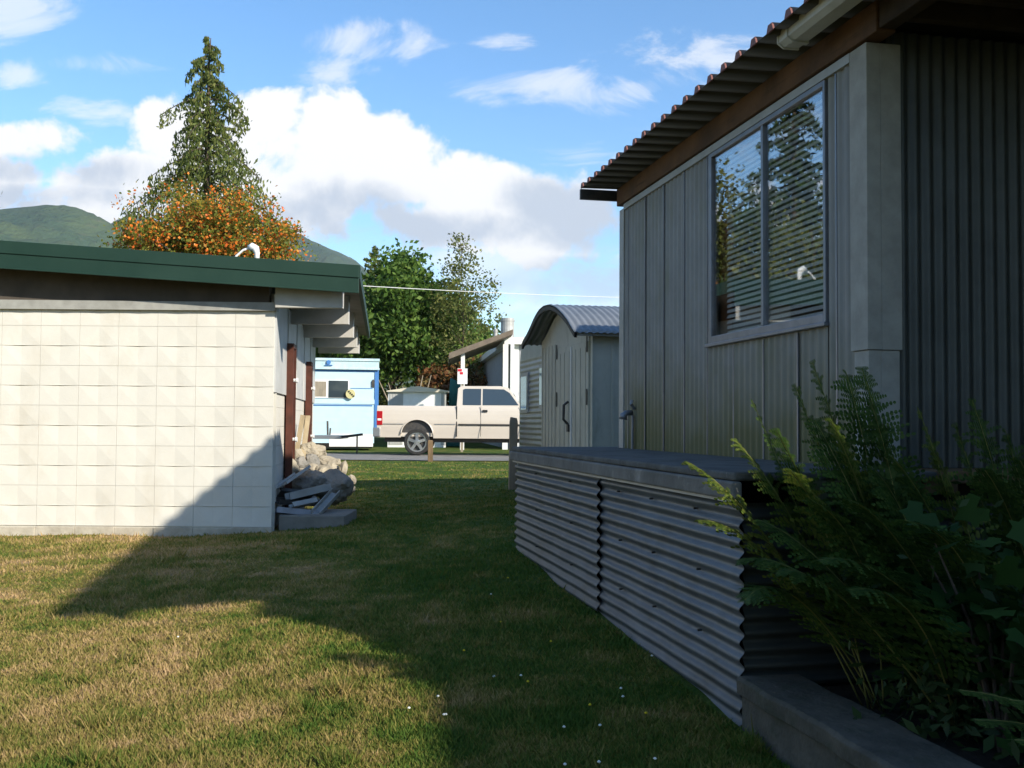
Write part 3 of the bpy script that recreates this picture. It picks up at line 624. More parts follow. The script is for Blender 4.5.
while z < wz1 - .07:
    for (a, b_) in ((wt0 + fw + .012, wtm - .01), (wtm + .01, wt1 - fw - .16)):
        mb.add([(TW + .020, a, z - .011), (TW + .020, b_, z - .011), (TW + .029, b_, z + .011), (TW + .029, a, z + .011)], [(0, 1, 2, 3)])
    z += .033
mb.build('blind', M['blind'], win, fixn=False)
mb = MB(); mb.box(TW + .055, TW + .07, wt1 - fw - .16, wt1 - fw + .02, wz0, wz1 - .1); mb.box(TW + .07, TW + .1, wt0, wt1, wz1 - .14, wz1 - .03); mb.build('curtain', M['curtain'], win)
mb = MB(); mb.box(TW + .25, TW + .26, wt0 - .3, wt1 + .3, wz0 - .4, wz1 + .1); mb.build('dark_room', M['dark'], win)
# corner posts and head trim
mb = MB(); mb.box(TW - .018, TW + .05, T1 - .09, T1 + .02, ZD, 3.0); mb.build('corner_trim', M['alu_light'], HH, bevel=.003)
mb = MB(); mb.box(TW - .022, TW + .05, T0 - .015, T0 + .135, 1.60, ZB - .002); mb.box(TW + .05, TW + .155, T0 - .015, T0 + .03, 1.60, ZB - .002)
mb.box(TW - .014, TW + .05, T0 - .007, T0 + .115, ZD, 1.598); mb.box(TW + .05, TW + .145, T0 - .007, T0 + .03, ZD, 1.598); mb.build('corner_trim', M['trim_grey'], HH, bevel=.003)
mb = MB(); mb.box(TW - .02, TW + .05, T0 + .14, T1 - .095, 2.985, 3.03); mb.build('head_trim', M['alu_light'], HH)
mb = MB(); mb.box(TW - .04, TW + .06, 4.50, T1 + .03, 3.035, 3.178); mb.build('beam', M['beam_wood'], HH, bevel=.006)
mb = MB(); mb.box(TW - .03, TW + .05, 2.36, 4.495, 3.045, 3.17); mb.build('porch_beam', M['shaded_wood'], HH, bevel=.006)
# roof sheets: trapezoid ribs, standing across the eave
def rib_roof(name, a0, a1, t0, t1, z, slope, mt, parent, pitch=.19, h=.036):
    prof = [(0, 0), (.125, 0), (.137, h), (.178, h)]
    ts = []; y = t0
    while y < t1:
        for (p_, q_) in prof:
            if y + p_ <= t1: ts.append((y + p_, q_))
        y += pitch
    V = []; th = .002
    for a in (a0, a1):
        for (y, q_) in ts: V.append((a, y, z + q_ + (a - a0) * slope))
    for a in (a0, a1):
        for (y, q_) in ts: V.append((a, y, z + q_ + (a - a0) * slope - th))
    n = len(ts); F = []
    for i in range(n - 1): F += [(i, i + 1, n + i + 1, n + i), (2 * n + i, 3 * n + i, 3 * n + i + 1, 2 * n + i + 1), (i, 2 * n + i, 2 * n + i + 1, i + 1)]
    return link(name, np_mesh(name, V, F), mt, parent)
# red on top, bare dark underneath
mr_ = M['roof_red']; N = mr_.node_tree; b = N.nodes['Principled BSDF']; src = b.inputs['Base Color'].links[0].from_socket
gg = N.nodes.new('ShaderNodeNewGeometry')
x = N.nodes.new('ShaderNodeMixRGB'); N.links.new(gg.outputs['Backfacing'], x.inputs[0]); N.links.new(src, x.inputs[1]); x.inputs[2].default_value = (.055, .055, .055, 1); N.links.new(x.outputs[0], b.inputs['Base Color'])
rib_roof('roof_sheet', .475, 2.75, 2.34, T1 + .14, 3.186, .02, M['roof_red'], HH)
cap0 = None
for i in range(34):
    y = 2.34 + i * .19
    if y + .18 > T1 + .14: break
    if cap0 is None:
        mb = MB(); mb.prism([(.120, -.004), (.137, .034), (.178, .034), (.194, -.004)], 'x', -.004, .006); cap0 = mb.build('rib_cap', M['cap_red'], HH); c_ = cap0
    else: c_ = cap0.copy(); col.objects.link(c_)
    c_.location = (.475, y, 3.186)
mb = MB(); mb.box(.478, TW + .5, T1 + .10, T1 + .135, 3.10, 3.183); mb.build('end_flashing', M['dark_metal'], HH)
for k in range(8):
    mb = MB(); y = 2.8 + k * .23; mb.box(.87, 1.88, y, y + .045, 3.07, 3.17); mb.build('rafter', M['shaded_wood'], HH)
# wall that faces the camera under the porch roof, main body behind and to the right
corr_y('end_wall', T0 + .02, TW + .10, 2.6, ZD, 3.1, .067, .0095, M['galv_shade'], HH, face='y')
mb = MB(); mb.box(TW + .06, 2.6, T0 + .04, T0 + .08, .0, 3.1); mb.box(TW + .06, 2.6, T1 - .06, T1, ZD, 3.1); mb.box(TW + .3, 2.6, T0 + .1, T1 - .08, ZD - .05, ZD); mb.build('wall_core', M['dark'], HH)
mb = MB(); mb.prism([(1.9, 1.75), (2.8, 1.75), (2.8, -4.5), (6.2, -4.5), (6.2, 9.0), (2.61, 9.0), (2.61, 4.6), (1.9, 4.6)], 'z', .0, 3.17); mb.build('main_body', M['siding_rib'], HH)  # out of view; near wing added to shade the bed and curb
mb = MB(); mb.prism([(1.86, 1.71), (2.75, 1.71), (2.75, -4.6), (6.3, -4.6), (6.3, 9.1), (2.3, 9.1), (2.3, 4.7), (1.86, 4.7)], 'z', 3.235, 3.30); mb.build('main_roof', M['roof_under'], HH, bevel=.01)
# gutter of the porch eave
gt0, gt1 = 2.35, 5.02
mb = MB(); pr = [(.545, 3.205), (.545, 3.15), (.575, 3.13), (.65, 3.13), (.65, 3.205), (.642, 3.205), (.642, 3.138), (.578, 3.138), (.553, 3.154), (.553, 3.205)]
mb.prism(pr, 'y', gt0, gt1)
g_o = mb.build('gutter', M['gutter'], HH, bevel=.002)
mb = MB(); mb.prism([(.540, 3.21), (.540, 3.148), (.573, 3.125), (.655, 3.125), (.655, 3.21)], 'y', gt1 - .002, gt1 + .012); mb.prism([(.538, 3.212), (.538, 3.146), (.572, 3.122), (.657, 3.122), (.657, 3.212)], 'y', gt1 - .10, gt1 - .07); mb.build('end_cap', M['gutter'], g_o, bevel=.002)
# deck
mb = MB(); mb.box(-.03, .9, 4.27, 8.72, ZD - .035, ZD); mb.build('deck_top', M['board'], HH, bevel=.01); mb = MB(); mb.box(-.045, .0, 4.25, 8.74, .945, ZD - .037); mb.build('deck_edge', M['deck_face'], HH, bevel=.01)
mb = MB(); mb.box(.9, 2.6, 4.40, 4.66, ZD - .06, ZD - .002); mb.box(.86, 1.02, 4.30, 4.395, ZD - .10, ZD - .03); mb.build('sill_board', M['wood_brown'], HH, bevel=.008)
mb = MB(); mb.box(-.028, .012, 4.29, 8.69, .932, .944); mb.build('skirt_trim', M['alu_light'], HH)
# corrugated skirting: two panels on the lawn side, one across the near end
TJ = (6.15) / .9792
corr_y('skirt_panel', .016, 4.29, TJ + .03, .005, .93, .0677, .0115, M['galv'], HH, horizontal=True, rnd=.0025)
corr_y('skirt_panel', .000, TJ, 8.68, .130, .93, .0677, .0115, M['galv'], HH, horizontal=True, rnd=.0025)
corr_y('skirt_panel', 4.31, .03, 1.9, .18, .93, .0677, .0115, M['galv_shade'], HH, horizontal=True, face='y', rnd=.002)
mb = MB(); mb.box(.045, .08, 4.35, 8.67, -.1, .93); mb.box(.05, 2.6, 4.34, 4.37, 0, .90); mb.box(.05, 2.6, 8.66, 8.69, 0, .9); mb.build('skirt_frame', M['dark'], HH)
mb = MB(); mb.box(.03, .044, 4.32, 8.66, -.05, .19); mb.build('skirt_sill', M['board'], HH, bevel=.004)
sc0 = None
for tt in (4.75, 5.35, 5.9, 6.9, 7.9):
    for zz in (.87, .60, .33):
        if sc0 is None: mb = MB(); mb.tube([(.018, 0, 0), (-.002, 0, 0)], .0055, 6); sc0 = c_ = mb.build('screw', M['dark_metal'], HH)
        else: c_ = sc0.copy(); col.objects.link(c_)
        c_.location = (-.014 if tt > 6.3 else 0.002, tt + .03 * math.sin(zz * 31), zz)
# outside tap / vent hood on the siding
q = at(637, 413, 8.03); tt = thing('vent_hood', 'small grey metal vent hood on the siding near the far corner', 'vent', loc(TW - .012, (8.03 - .203 * TW) / .9792, q.z), RZ)
mb = MB(); mb.tube([(0, 0, 0), (-.045, 0, .0), (-.07, .0, -.02), (-.075, .0, -.05)], [.022, .022, .03, .034], 10); mb.build('hood', M['alu'], tt, smooth=True)
mb = MB(); mb.tube([(0, -.05, .03), (-.03, -.06, .07), (-.02, -.06, .10)], .012, 6); mb.tube([(-.01, -.04, -.02), (-.012, -.04, -.34)], .010, 6); mb.build('pipe', M['alu'], tt)

# concrete curb
mb = MB(); NC = 26
def curb_ring(t_):
    j = .006 * math.sin(t_ * 9) + .004 * math.sin(t_ * 23 + 1); return [(-.0 + j, t_, -.35), (.0 + j, t_, .165), (-.022 + j, t_, .172), (-.025 + j, t_, .228), (-.012 + j, t_, .240), (.245 + j * .6, t_, .238 + j * .3), (.255, t_, .225), (.255, t_, -.3)]
ring = [curb_ring(4.26 - i * (3.6 / NC)) for i in range(NC + 1)]
vs = [q for r_ in ring for q in r_]; k = 8
fs = [(i * k + j, i * k + j + 1, (i + 1) * k + j + 1, (i + 1) * k + j) for i in range(NC) for j in range(k - 1)] + [tuple(range(k)), tuple(range(NC * k + k - 1, NC * k - 1, -1))]
CB = thing('concrete_curb', 'low mossy concrete retaining curb along the planting bed', 'curb', O, RZ)
mb.add(vs, fs); mb.build('curb_wall', M['conc'], CB, bevel=.004)
mb = MB(); mb.box(.25, 2.6, .3, 4.3, .0, .17)
tag(mb.build('soil', M['soil']), kind='structure'); so = bpy.data.objects['soil']; so.location = O; so.rotation_euler = (0, 0, RZ)

# ------------------------------------------------------------------ metal shed with the curved roof
SA = 1.24; S0_, S1_ = 10.67, 13.0; SHZ = gzf(*loc(SA, S0_, 0).xy)
SH = thing('metal_shed', 'pale metal garden shed with a curved corrugated roof and double doors', 'shed', O, RZ)
zc = lambda s: float(np.interp(s, [0, .08, .18, .3, .42, .54, .64, .74, .84, .93, 1], [2.24, 2.345, 2.44, 2.535, 2.59, 2.605, 2.585, 2.52, 2.42, 2.34, 2.30]))
mb = MB(); n = 18; th = .03
pts = [(S0_ + (S1_ - S0_) * i / n, zc(i / n) - .02) for i in range(n + 1)]
poly = [(S0_, .1)] + pts + [(S1_, .1)]
mb.prism(poly, 'x', SA, SA + .03)
mb.build('front_wall', M['shed'], SH)
mb = MB(); mb.box(SA + .03, 3.4, S0_, S0_ + .02, .1, 2.23); mb.box(SA + .03, 3.4, S1_ - .02, S1_, .1, 2.23); mb.box(3.38, 3.4, S0_ + .02, S1_ - .02, .1, 2.5)
for i in range(10): mb.box(SA + .2 + i * .22, SA + .23 + i * .22, S0_ - .008, S0_ - .0005, .15, 2.21)
mb.build('side_wall', M['shed'], SH)
mb = MB(); 
for i in range(14):
    y = S0_ + .12 + i * .165
    if not (10.80 < y < 12.15): mb.box(SA - .008, SA - .0005, y, y + .03, .15, 2.2)
mb.build('wall_ribs', M['shed'], SH); mb = MB(); mb.box(SA - .012, SA, S0_ - .012, S0_ + .05, .1, 2.235); mb.build('corner_strip', M['shed'], SH)
# V-crimp double doors
dz = 2.13
for (a, b_, hs) in ((10.78, 11.45, 0), (11.46, 12.12, 1)):
    mb = MB(); mb.box(SA - .022, SA - .001, a, b_, .3, dz)
    for i in range(3): y = a + .1 + i * .2; mb.box(SA - .028, SA - .0225, y, y + .035, .36, dz - .06)
    dr = mb.build('door', M['shed'], SH, bevel=.003)
    mb = MB()
    for zz in (.62, 1.45, dz - .12):
        yy = a + .01 if hs == 0 else b_ - .03; mb.box(SA - .036, SA - .0285, yy, yy + .03, zz, zz + .17)
    mb.build('hinge', M['dark_metal'], dr)
mb = MB(); y = 11.47; mb.tube([(SA - .03, y + .1, 1.50), (SA - .08, y + .1, 1.46), (SA - .085, y + .1, 1.30), (SA - .03, y + .1, 1.24)], .016, 6); mb.box(SA - .05, SA - .03, y + .03, y + .1, 1.16, 1.24); mb.build('handle', M['dark_metal'], SH)
mb = MB(); mb.box(SA - .034, SA - .0225, 11.435, 11.475, .3, dz - .02); mb.build('astragal', M['white'], SH)
# arched roof
n = 26; ca = 60; V = []
a0, a1 = SA - .24, 3.6
for j in range(ca * 4 + 1):
    a = a0 + (a1 - a0) * j / (ca * 4); o_ = .007 * math.sin(2 * math.pi * (a - a0) / .076)
    for i in range(n + 1):
        u = -.055 + 1.11 * i / n; uu = min(max(u, 0), 1); y = S0_ + (S1_ - S0_) * u; z = zc(uu) + .012 + o_ - (max(0, -u) + max(0, u - 1)) * 1.1
        V.append((a, y, z))
idx = np.arange((ca * 4 + 1) * (n + 1)).reshape(ca * 4 + 1, n + 1)
F = np.stack([idx[:-1, :-1].ravel(), idx[:-1, 1:].ravel(), idx[1:, 1:].ravel(), idx[1:, :-1].ravel()], 1)
ro = link('roof', np_mesh('roof', V, F), M['shed_roof'], SH, smooth=True); sm = ro.modifiers.new('solid', 'SOLIDIFY'); sm.thickness = .003
mb = MB()
for i in range(n): 
    u0 = -.05 + 1.1 * i / n; u1 = -.05 + 1.1 * (i + 1) / n
    f = lambda u: (S0_ + (S1_ - S0_) * u, zc(min(max(u, 0), 1)) - (max(0, -u) + max(0, u - 1)) * 1.1)
    p_, q_ = f(u0), f(u1); vs = []
    for a in (a0 + .002, a0 + .03):
        vs += [(a, p_[0], p_[1] - .045), (a, q_[0], q_[1] - .045), (a, q_[0], q_[1] - .002), (a, p_[0], p_[1] - .002)]
    mb.add(vs, [(0, 1, 2, 3), (7, 6, 5, 4), (0, 4, 5, 1), (3, 2, 6, 7)])
mb.build('barge_board', M['dark_metal'], SH)
mb = MB(); mb.box(SA - .2, 3.5, S0_ - .10, S0_ - .04, 2.165, 2.215); mb.build('eave_board', M['alu_light'], SH)

# ------------------------------------------------------------------ silver camper beyond the shed
CA_ = 1.44; C0, C1 = 13.55, 15.30
CP = thing('camper_trailer', 'silver ribbed camper trailer end showing beyond the curved shed', 'camper', O, RZ)
prof = []
zt_, zb_ = 2.42, .55
for i in range(7): a = math.pi / 2 * i / 6; prof.append((C1 - .25 + .25 * math.sin(a) , zt_ - .35 + .35 * math.cos(a)))
prof = prof + [(C1, zb_ + .1), (C1 - .1, zb_), (C0, zb_), (C0, zt_ )]
mb = MB(); mb.prism(prof, 'x', CA_ + .012, CA_ + 5); mb.build('body', M['camper'], CP)
corr_y('ribbed_siding', CA_ + .005, C0, C1 - .06, zb_ + .1, zt_ - .25, .075, .008, M['camper'], CP, horizontal=True)
for (a, b_, z0, z1) in ((14.62, 15.10, 1.40, 1.98), (13.62, 13.92, 1.45, 2.05)):
    mb = MB(); mb.box(CA_ - .02, CA_ + .01, a, b_, z0, z1); w_ = mb.build('window', M['alu_light'], CP); mb = MB(); mb.box(CA_ - .026, CA_ - .0205, a + .05, b_ - .05, z0 + .05, z1 - .05); mb.build('pane', M['car_glass'], w_)
mb = MB()
for yy in (14.4,): mb.tube([(CA_ + .2, yy, .56), (CA_ + .45, yy, .56)], .31, 20)
mb.build('wheel', M['tyre'], CP)

# ------------------------------------------------------------------ posts
def post(label, px, pytop, y, w, mt, h, tilt=0):
    q = at(px, pytop, y); z0 = gzf(q.x, y); t = MB(); t.add([], []); hh = q.z - z0
    t.box(-w / 2, w / 2, -w / 2, w / 2, -.05, hh * .93); vs = [(-w / 2, -w / 2, hh * .93), (w / 2, -w / 2, hh * .93), (w / 2, w / 2, hh * .93), (-w / 2, w / 2, hh * .93), (-w / 2 + .01, -w / 2 + .01, hh), (w / 2 - .012, -w / 2 + .01, hh * .985), (w / 2 - .012, w / 2 - .01, hh * .985), (-w / 2 + .01, w / 2 - .01, hh)]
    t.add(vs, [(0, 1, 5, 4), (1, 2, 6, 5), (2, 3, 7, 6), (3, 0, 4, 7), (4, 5, 6, 7)])
    o = t.build('wooden_post', mt, bevel=.006); o.location = (q.x, y, z0); o.rotation_euler = (0, tilt, .1); tag(o, label, 'post'); return o
post('weathered grey wooden post standing at the far end of the corrugated skirt', 513, 417, 15.2, .115, M['wood_grey'], 1.1, .01)
post('short brown wooden post at the road edge in front of the rear wheel', 430.5, 440, 26.2, .13, M['wood_brown'], .5)

# ------------------------------------------------------------------ pickup truck
TY = 30.1; q = at(374.5, 455, TY); TZ = q.z; K34 = TY / 1024.
PT = thing('pickup_truck', 'silver beige extended cab pickup truck parked side-on by the road', 'truck', (q.x, TY, TZ))
def tx(px): return (px - 374.5) * K34
def tz(py): return (455 - py) * K34
wcx = tx(416.5); wr = .385; ar = .475
def side_outline():
    o = []
    o += [(tx(377), .52), (wcx - ar, .52)]
    for i in range(13): a = math.pi - math.pi * i / 12; o.append((wcx + ar * math.cos(a), .52 + .10 + .44 * math.sin(a)))
    o += [(wcx + ar, .50)]
    fx = wcx + 3.55
    o += [(fx - ar, .50)]
    for i in range(13): a = math.pi - math.pi * i / 12; o.append((fx + ar * math.cos(a), .52 + .10 + .44 * math.sin(a)))
    o += [(fx + ar, .50), (fx + .92, .52), (fx + .98, .75), (fx + .95, 1.08), (fx + .85, 1.20), (fx + .35, 1.28), (tx(519) + .15, 1.38), (tx(455.5), 1.46)]
    o += [(tx(455.2), tz(405.5)), (tx(376.5), tz(405.5)), (tx(376), 1.1)]
    return o, fx
so_, fx = side_outline()
mb = MB()
for (y0, y1) in ((0.0, .09), (1.91, 2.0)): mb.prism(so_, 'y', y0, y1)
mb.box(tx(379), fx + .9, .09, 1.91, .55, .66); mb.box(tx(377), tx(377) + .07, .09, 1.91, .60, tz(406)); mb.box(tx(454), tx(456), .09, 1.91, .6, 1.46)
mb.prism([(tx(519) - .1, 1.36), (fx + .35, 1.27), (fx + .86, 1.19), (fx + .93, .7), (fx + .9, .6), (tx(519) - .1, .6)], 'y', .09, 1.91)
body = mb.build('body', M['truck'], PT, bevel=.012, seg=2)
import bmesh
bm = bmesh.new(); bm.from_mesh(body.data)
for zz_ in (.62, .72, .82, .90, .96, 1.04, 1.2, 1.32, 1.40): bmesh.ops.bisect_plane(bm, geom=bm.verts[:] + bm.edges[:] + bm.faces[:], plane_co=(0, 0, zz_), plane_no=(0, 0, 1))
for v in bm.verts:
    tk = float(np.interp(v.co.z, [.5, .62, .72, .82, .90, .96, 1.04, 1.2, 1.32, 1.40, 1.47], [.075, .055, .035, .018, .012, .0, -.002, .004, .014, .03, .06]))
    if v.co.y < .005: v.co.y += tk
    elif v.co.y > 1.995: v.co.y -= tk
bm.to_mesh(body.data); bm.free()
for cx_ in (wcx, fx):
    for yo in (.012, 1.988):
        mb = MB(); mb.tube([(cx_ + (ar - .005) * math.cos(a), yo, .62 + .435 * math.sin(a)) for a in [math.pi * i / 16 for i in range(17)]], .022, 6); mb.build('wheel_arch_lip', M['truck'], PT, smooth=True)
# cab
zr = tz(385.3); cb0 = tx(456)
mb = MB(); op = [(cb0, 1.455), (cb0 + .03, zr - .07), (cb0 + .12, zr), (tx(500), zr + .005), (tx(508), zr - .05), (tx(522), 1.38), (tx(522) + .1, 1.37)]
def cabsec(y0, y1, ins):
    n = len(op); vs = []
    for (y, k_) in ((y0, 0), (y1, 1)):
        for (x_, z_) in op:
            s = max(0, (z_ - 1.4) / (zr - 1.4)) * ins; yy = y0 + s if k_ == 0 else y1 - s; vs.append((x_, yy, z_))
    mb.add(vs, [tuple(range(n)), tuple(range(2 * n - 1, n - 1, -1))] + [(i, i + n, (i + 1) % n + n, (i + 1) % n) for i in range(n)])
cabsec(.04, 1.96, .16); cab = mb.build('cab', M['truck'], PT, bevel=.03, seg=3)
def cy(z_): return .04 + max(0, (z_ - 1.4) / (zr - 1.4)) * .16
def cab_panel(name, pts, mt, off, parent, both=True):
    for side in (0, 1):
        m_ = MB(); n = len(pts)
        vs = [(x_, (cy(z_) - off) if side == 0 else (2.0 - cy(z_) + off), z_) for (x_, z_) in pts] + [(x_, (cy(z_) + .01) if side == 0 else (2.0 - cy(z_) - .01), z_) for (x_, z_) in pts]
        m_.add(vs, [tuple(range(n)), tuple(range(2 * n - 1, n - 1, -1))] + [(i, i + n, (i + 1) % n + n, (i + 1) % n) for i in range(n)])
        m_.build(name, mt, parent)
cab_panel('window', [(tx(462), tz(404.5)), (tx(462), tz(389)), (tx(464), tz(388)), (tx(480.3), tz(388)), (tx(480.3), tz(404.5))], M['car_glass'], .006, cab)
cab_panel('window', [(tx(482), tz(404.5)), (tx(482), tz(388)), (tx(503), tz(388.3)), (tx(509), tz(392)), (tx(518), tz(404.3))], M['car_glass'], .006, cab)
mb = MB(); mb.add([(tx(511), .24, zr - .10), (tx(511), 1.76, zr - .10), (tx(521.5), 1.84, 1.42), (tx(521.5), .16, 1.42)], [(0, 1, 2, 3)]); mb.build('windscreen', M['car_glass'], cab, fixn=False)
mb = MB(); mb.box(tx(455.6), tx(456.6), -.001, 2.001, .56, 1.45); mb.build('cab_gap', M['black_trim'], PT)
for (x0_, nm) in ((480, 0), (519.5, 1)):
    mb = MB(); mb.box(tx(x0_) , tx(x0_) + .012, -.003, .01, .56, 1.45); mb.build('door_seam', M['black_trim'], PT)
mb = MB(); mb.box(tx(458), tx(530), -.016, .0, tz(425) , tz(423.4)); mb.box(tx(458), tx(530), 2.0, 2.016, tz(425), tz(423.4)); mb.build('side_moulding', M['black_trim'], PT)
for (u0, u1) in ((378, 403), (434, 455)): mb = MB(); mb.box(tx(u0), tx(u1), -.008, .0, tz(424.2), tz(423.6)); mb.build('crease', M['chrome_dull'], PT)
mb = MB(); mb.box(tx(482), tx(487), -.03, .0, tz(411.5), tz(409.2)); mb.build('door_handle', M['black_trim'], PT, bevel=.008)
for (v0, v1) in ((-.012, .12), (1.88, 2.012)): mb = MB(); mb.box(tx(376.2), tx(382), v0, v1, tz(425), tz(411)); mb.build('taillight', M['taillight'], PT, bevel=.012)
mb = MB(); mb.box(tx(377.2), tx(381), -.02, -.011, tz(420.5), tz(418.5)); mb.build('reversing_lamp', M['white'], PT)
mb = MB(); mb.box(tx(372.5), tx(380), -.005, 2.005, tz(436.5), tz(427.5)); mb.box(tx(370), tx(374), .93, 1.07, tz(438), tz(436)); mb.build('rear_bumper', M['chrome_dull'], PT, bevel=.02)
mb = MB(); mb.box(fx + .85, fx + 1.08, -.0, 2.0, .52, .78); mb.build('front_bumper', M['chrome_dull'], PT, bevel=.02)
for yy in (0.12, 1.78):
    for cx_ in (wcx, fx):
        out_ = -1 if yy < 1 else 1
        y0_ = yy - .12 if out_ < 0 else yy - .02
        y0_, y1_ = (.015, .275) if out_ < 0 else (1.725, 1.985)
        w_ = MB(); rs = [(.0, .29), (.0, .36), (.02, wr - .005), (.05, wr), (.21, wr), (.24, wr - .005), (.26, .36), (.26, .29)]
        for i in range(len(rs) - 1):
            n = 32; vs = [(cx_ + r_ * math.cos(2 * math.pi * j / n), y0_ + o_, wr + r_ * math.sin(2 * math.pi * j / n)) for (o_, r_) in (rs[i], rs[i + 1]) for j in range(n)]
            w_.add(vs, [(j, (j + 1) % n, n + (j + 1) % n, n + j) for j in range(n)])
        wh = w_.build('wheel', M['tyre'], PT, smooth=True, fixn=False)
        ye = y0_ + .03 if out_ < 0 else y1_ - .03; rm = MB(); n = 32
        def ring(r0, r1, o0, o1):
            vs = [(cx_ + r_ * math.cos(2 * math.pi * j / n), o_, wr + r_ * math.sin(2 * math.pi * j / n)) for (o_, r_) in ((o0, r0), (o1, r1)) for j in range(n)]
            rm.add(vs, [(j, (j + 1) % n, n + (j + 1) % n, n + j) for j in range(n)])
        ring(.29, .25, ye, ye); ring(.25, .235, ye, ye - out_ * .06); ring(.085, .08, ye - out_ * .02, ye + out_ * .02); ring(.08, .0005, ye + out_ * .02, ye + out_ * .025)
        for j in range(5):
            a = 2 * math.pi * j / 5 + .3; c_, s_a = math.cos(a), math.sin(a)
            rm.bar((cx_ + .07 * c_, ye - out_ * .012, wr + .07 * s_a), (cx_ + .26 * c_, ye - out_ * .018, wr + .26 * s_a), .085, .03, up=(0, 1, 0))
        rm.build('rim', M['chrome'], wh, fixn=False)
        bk = MB(); bk.tube([(cx_, ye - out_ * .075, wr), (cx_, ye - out_ * .08, wr)], .285, 24); bk.build('brake_shadow_plate', M['dark_metal'], wh)
mb = MB()
for cx_ in (wcx, fx): mb.box(cx_ - .52, cx_ + .52, .10, .5, .6, 1.14)
mb.box(.25, fx + .6, .35, .5, .38, .52); mb.box(.25, fx + .6, 1.5, 1.65, .38, .52); mb.tube([(wcx, .3, wr), (wcx, 1.7, wr)], .05, 8); mb.tube([(fx, .3, wr), (fx, 1.7, wr)], .05, 8)
mb.tube([(wcx + .5, .45, .42), (fx - .6, .5, .42)], .04, 8); mb.build('chassis', M['dark_metal'], PT)

# ------------------------------------------------------------------ blue trailer
BYY = 36.0; q = at(378, 446, BYY); bl0 = gzf(q.x, BYY)
BT = thing('travel_trailer', 'pale blue travel trailer with a rolled awning beyond the road', 'trailer', (q.x, BYY, bl0), R(8)); k_ = BYY / 1024
def bx_(px): return (px - 378) * k_
def bz_(py): return at(350, py, BYY).z - bl0
mb = MB(); mb.box(bx_(205), bx_(374), 0, 2.3, bz_(443), bz_(372))
mb.box(bx_(205), bx_(374), -.03, -.0005, bz_(404), bz_(399.5)); 
for py in (411, 417, 423, 429, 435): mb.box(bx_(205), bx_(374), -.006, -.0005, bz_(py), bz_(py - .35))
mb.build('body', M['blue'], BT)
mb = MB(); mb.box(bx_(205), bx_(378), -.10, 2.35, bz_(369), bz_(360)); mb.box(bx_(205), bx_(378.6), -.14, -.10, bz_(361.5), bz_(358.8)); mb.box(bx_(205), bx_(378.6), -.13, -.10, bz_(370), bz_(368)); mb.build('awning', M['blue_pale'], BT, bevel=.01)
mb = MB(); mb.box(bx_(205), bx_(374.5), -.02, 0, bz_(372), bz_(370.3)); mb.box(bx_(350), bx_(372), -.016, -.0125, bz_(388.7), bz_(388.1)); mb.box(bx_(374), bx_(378), -.03, .1, bz_(436), bz_(370)); mb.box(bx_(205), bx_(372), -.02, -.0125, bz_(406), bz_(404.9)); mb.build('blue_trim', M['blue_dark'], BT)
mb = MB(); mb.box(bx_(300), bx_(348.5), -.04, -.013, bz_(398.4), bz_(380.5)); w_ = mb.build('window', M['white'], BT)
mb = MB(); mb.box(bx_(301), bx_(326.3), -.046, -.041, bz_(397.0), bz_(382)); mb.build('screen', M['wood_grey'], w_)
mb = MB(); mb.box(bx_(328.5), bx_(347.8), -.046, -.041, bz_(398), bz_(381)); mb.build('pane', M['car_glass'], w_)
mb = MB(); mb.box(bx_(205), bx_(372), .02, 2.2, bz_(448), bz_(443.2)); mb.build('undercarriage', M['dark'], BT)
mb = MB(); mb.box(bx_(330), bx_(373), -.01, .015, bz_(446.5), bz_(434)); mb.build('skirt', M['white'], BT)
# dark plaque with pale band on the awning
mb = MB(); cx_, cz_ = bx_(328.5), bz_(363); mb.tube([(cx_, -.165, cz_), (cx_, -.101, cz_)], .075, 14); mb.box(cx_ - .13, cx_ + .13, -.158, -.101, cz_ - .115, cz_ - .085); em = mb.build('emblem', M['blue_dark'], BT)
mb = MB(); mb.box(bx_(371.0), bx_(374), -.05, -.013, bz_(387), bz_(381)); mb.prism([(bx_(371), bz_(381)), (bx_(374), bz_(381)), (bx_(372.5), bz_(379))], 'y', -.05, -.013); mb.build('lamp', M['dark_metal'], BT)
q = at(350.5, 394, BYY - .30); t = thing('round_plate', 'round pale yellow plate with a dark mark by the blue trailer window', 'sign', (q.x, q.y, q.z))
mb = MB(); mb.tube([(0, .0, 0), (0, .04, 0)], .165, 28); mb.build('disc', M['yellowish'], t); mb = MB()
for a in range(4): mb.bar((-.09 + a * .055, -.006, .07 - a * .05), (-.03 + a * .055, -.006, .10 - a * .055), .05, .01, up=(0, 1, 0))
mb.build('mark', M['black_trim'], t); mb = MB(); mb.tube([(0, .04, 0), (0, .10, 0)], .02, 6); mb.build('arm', M['dark_metal'], t)

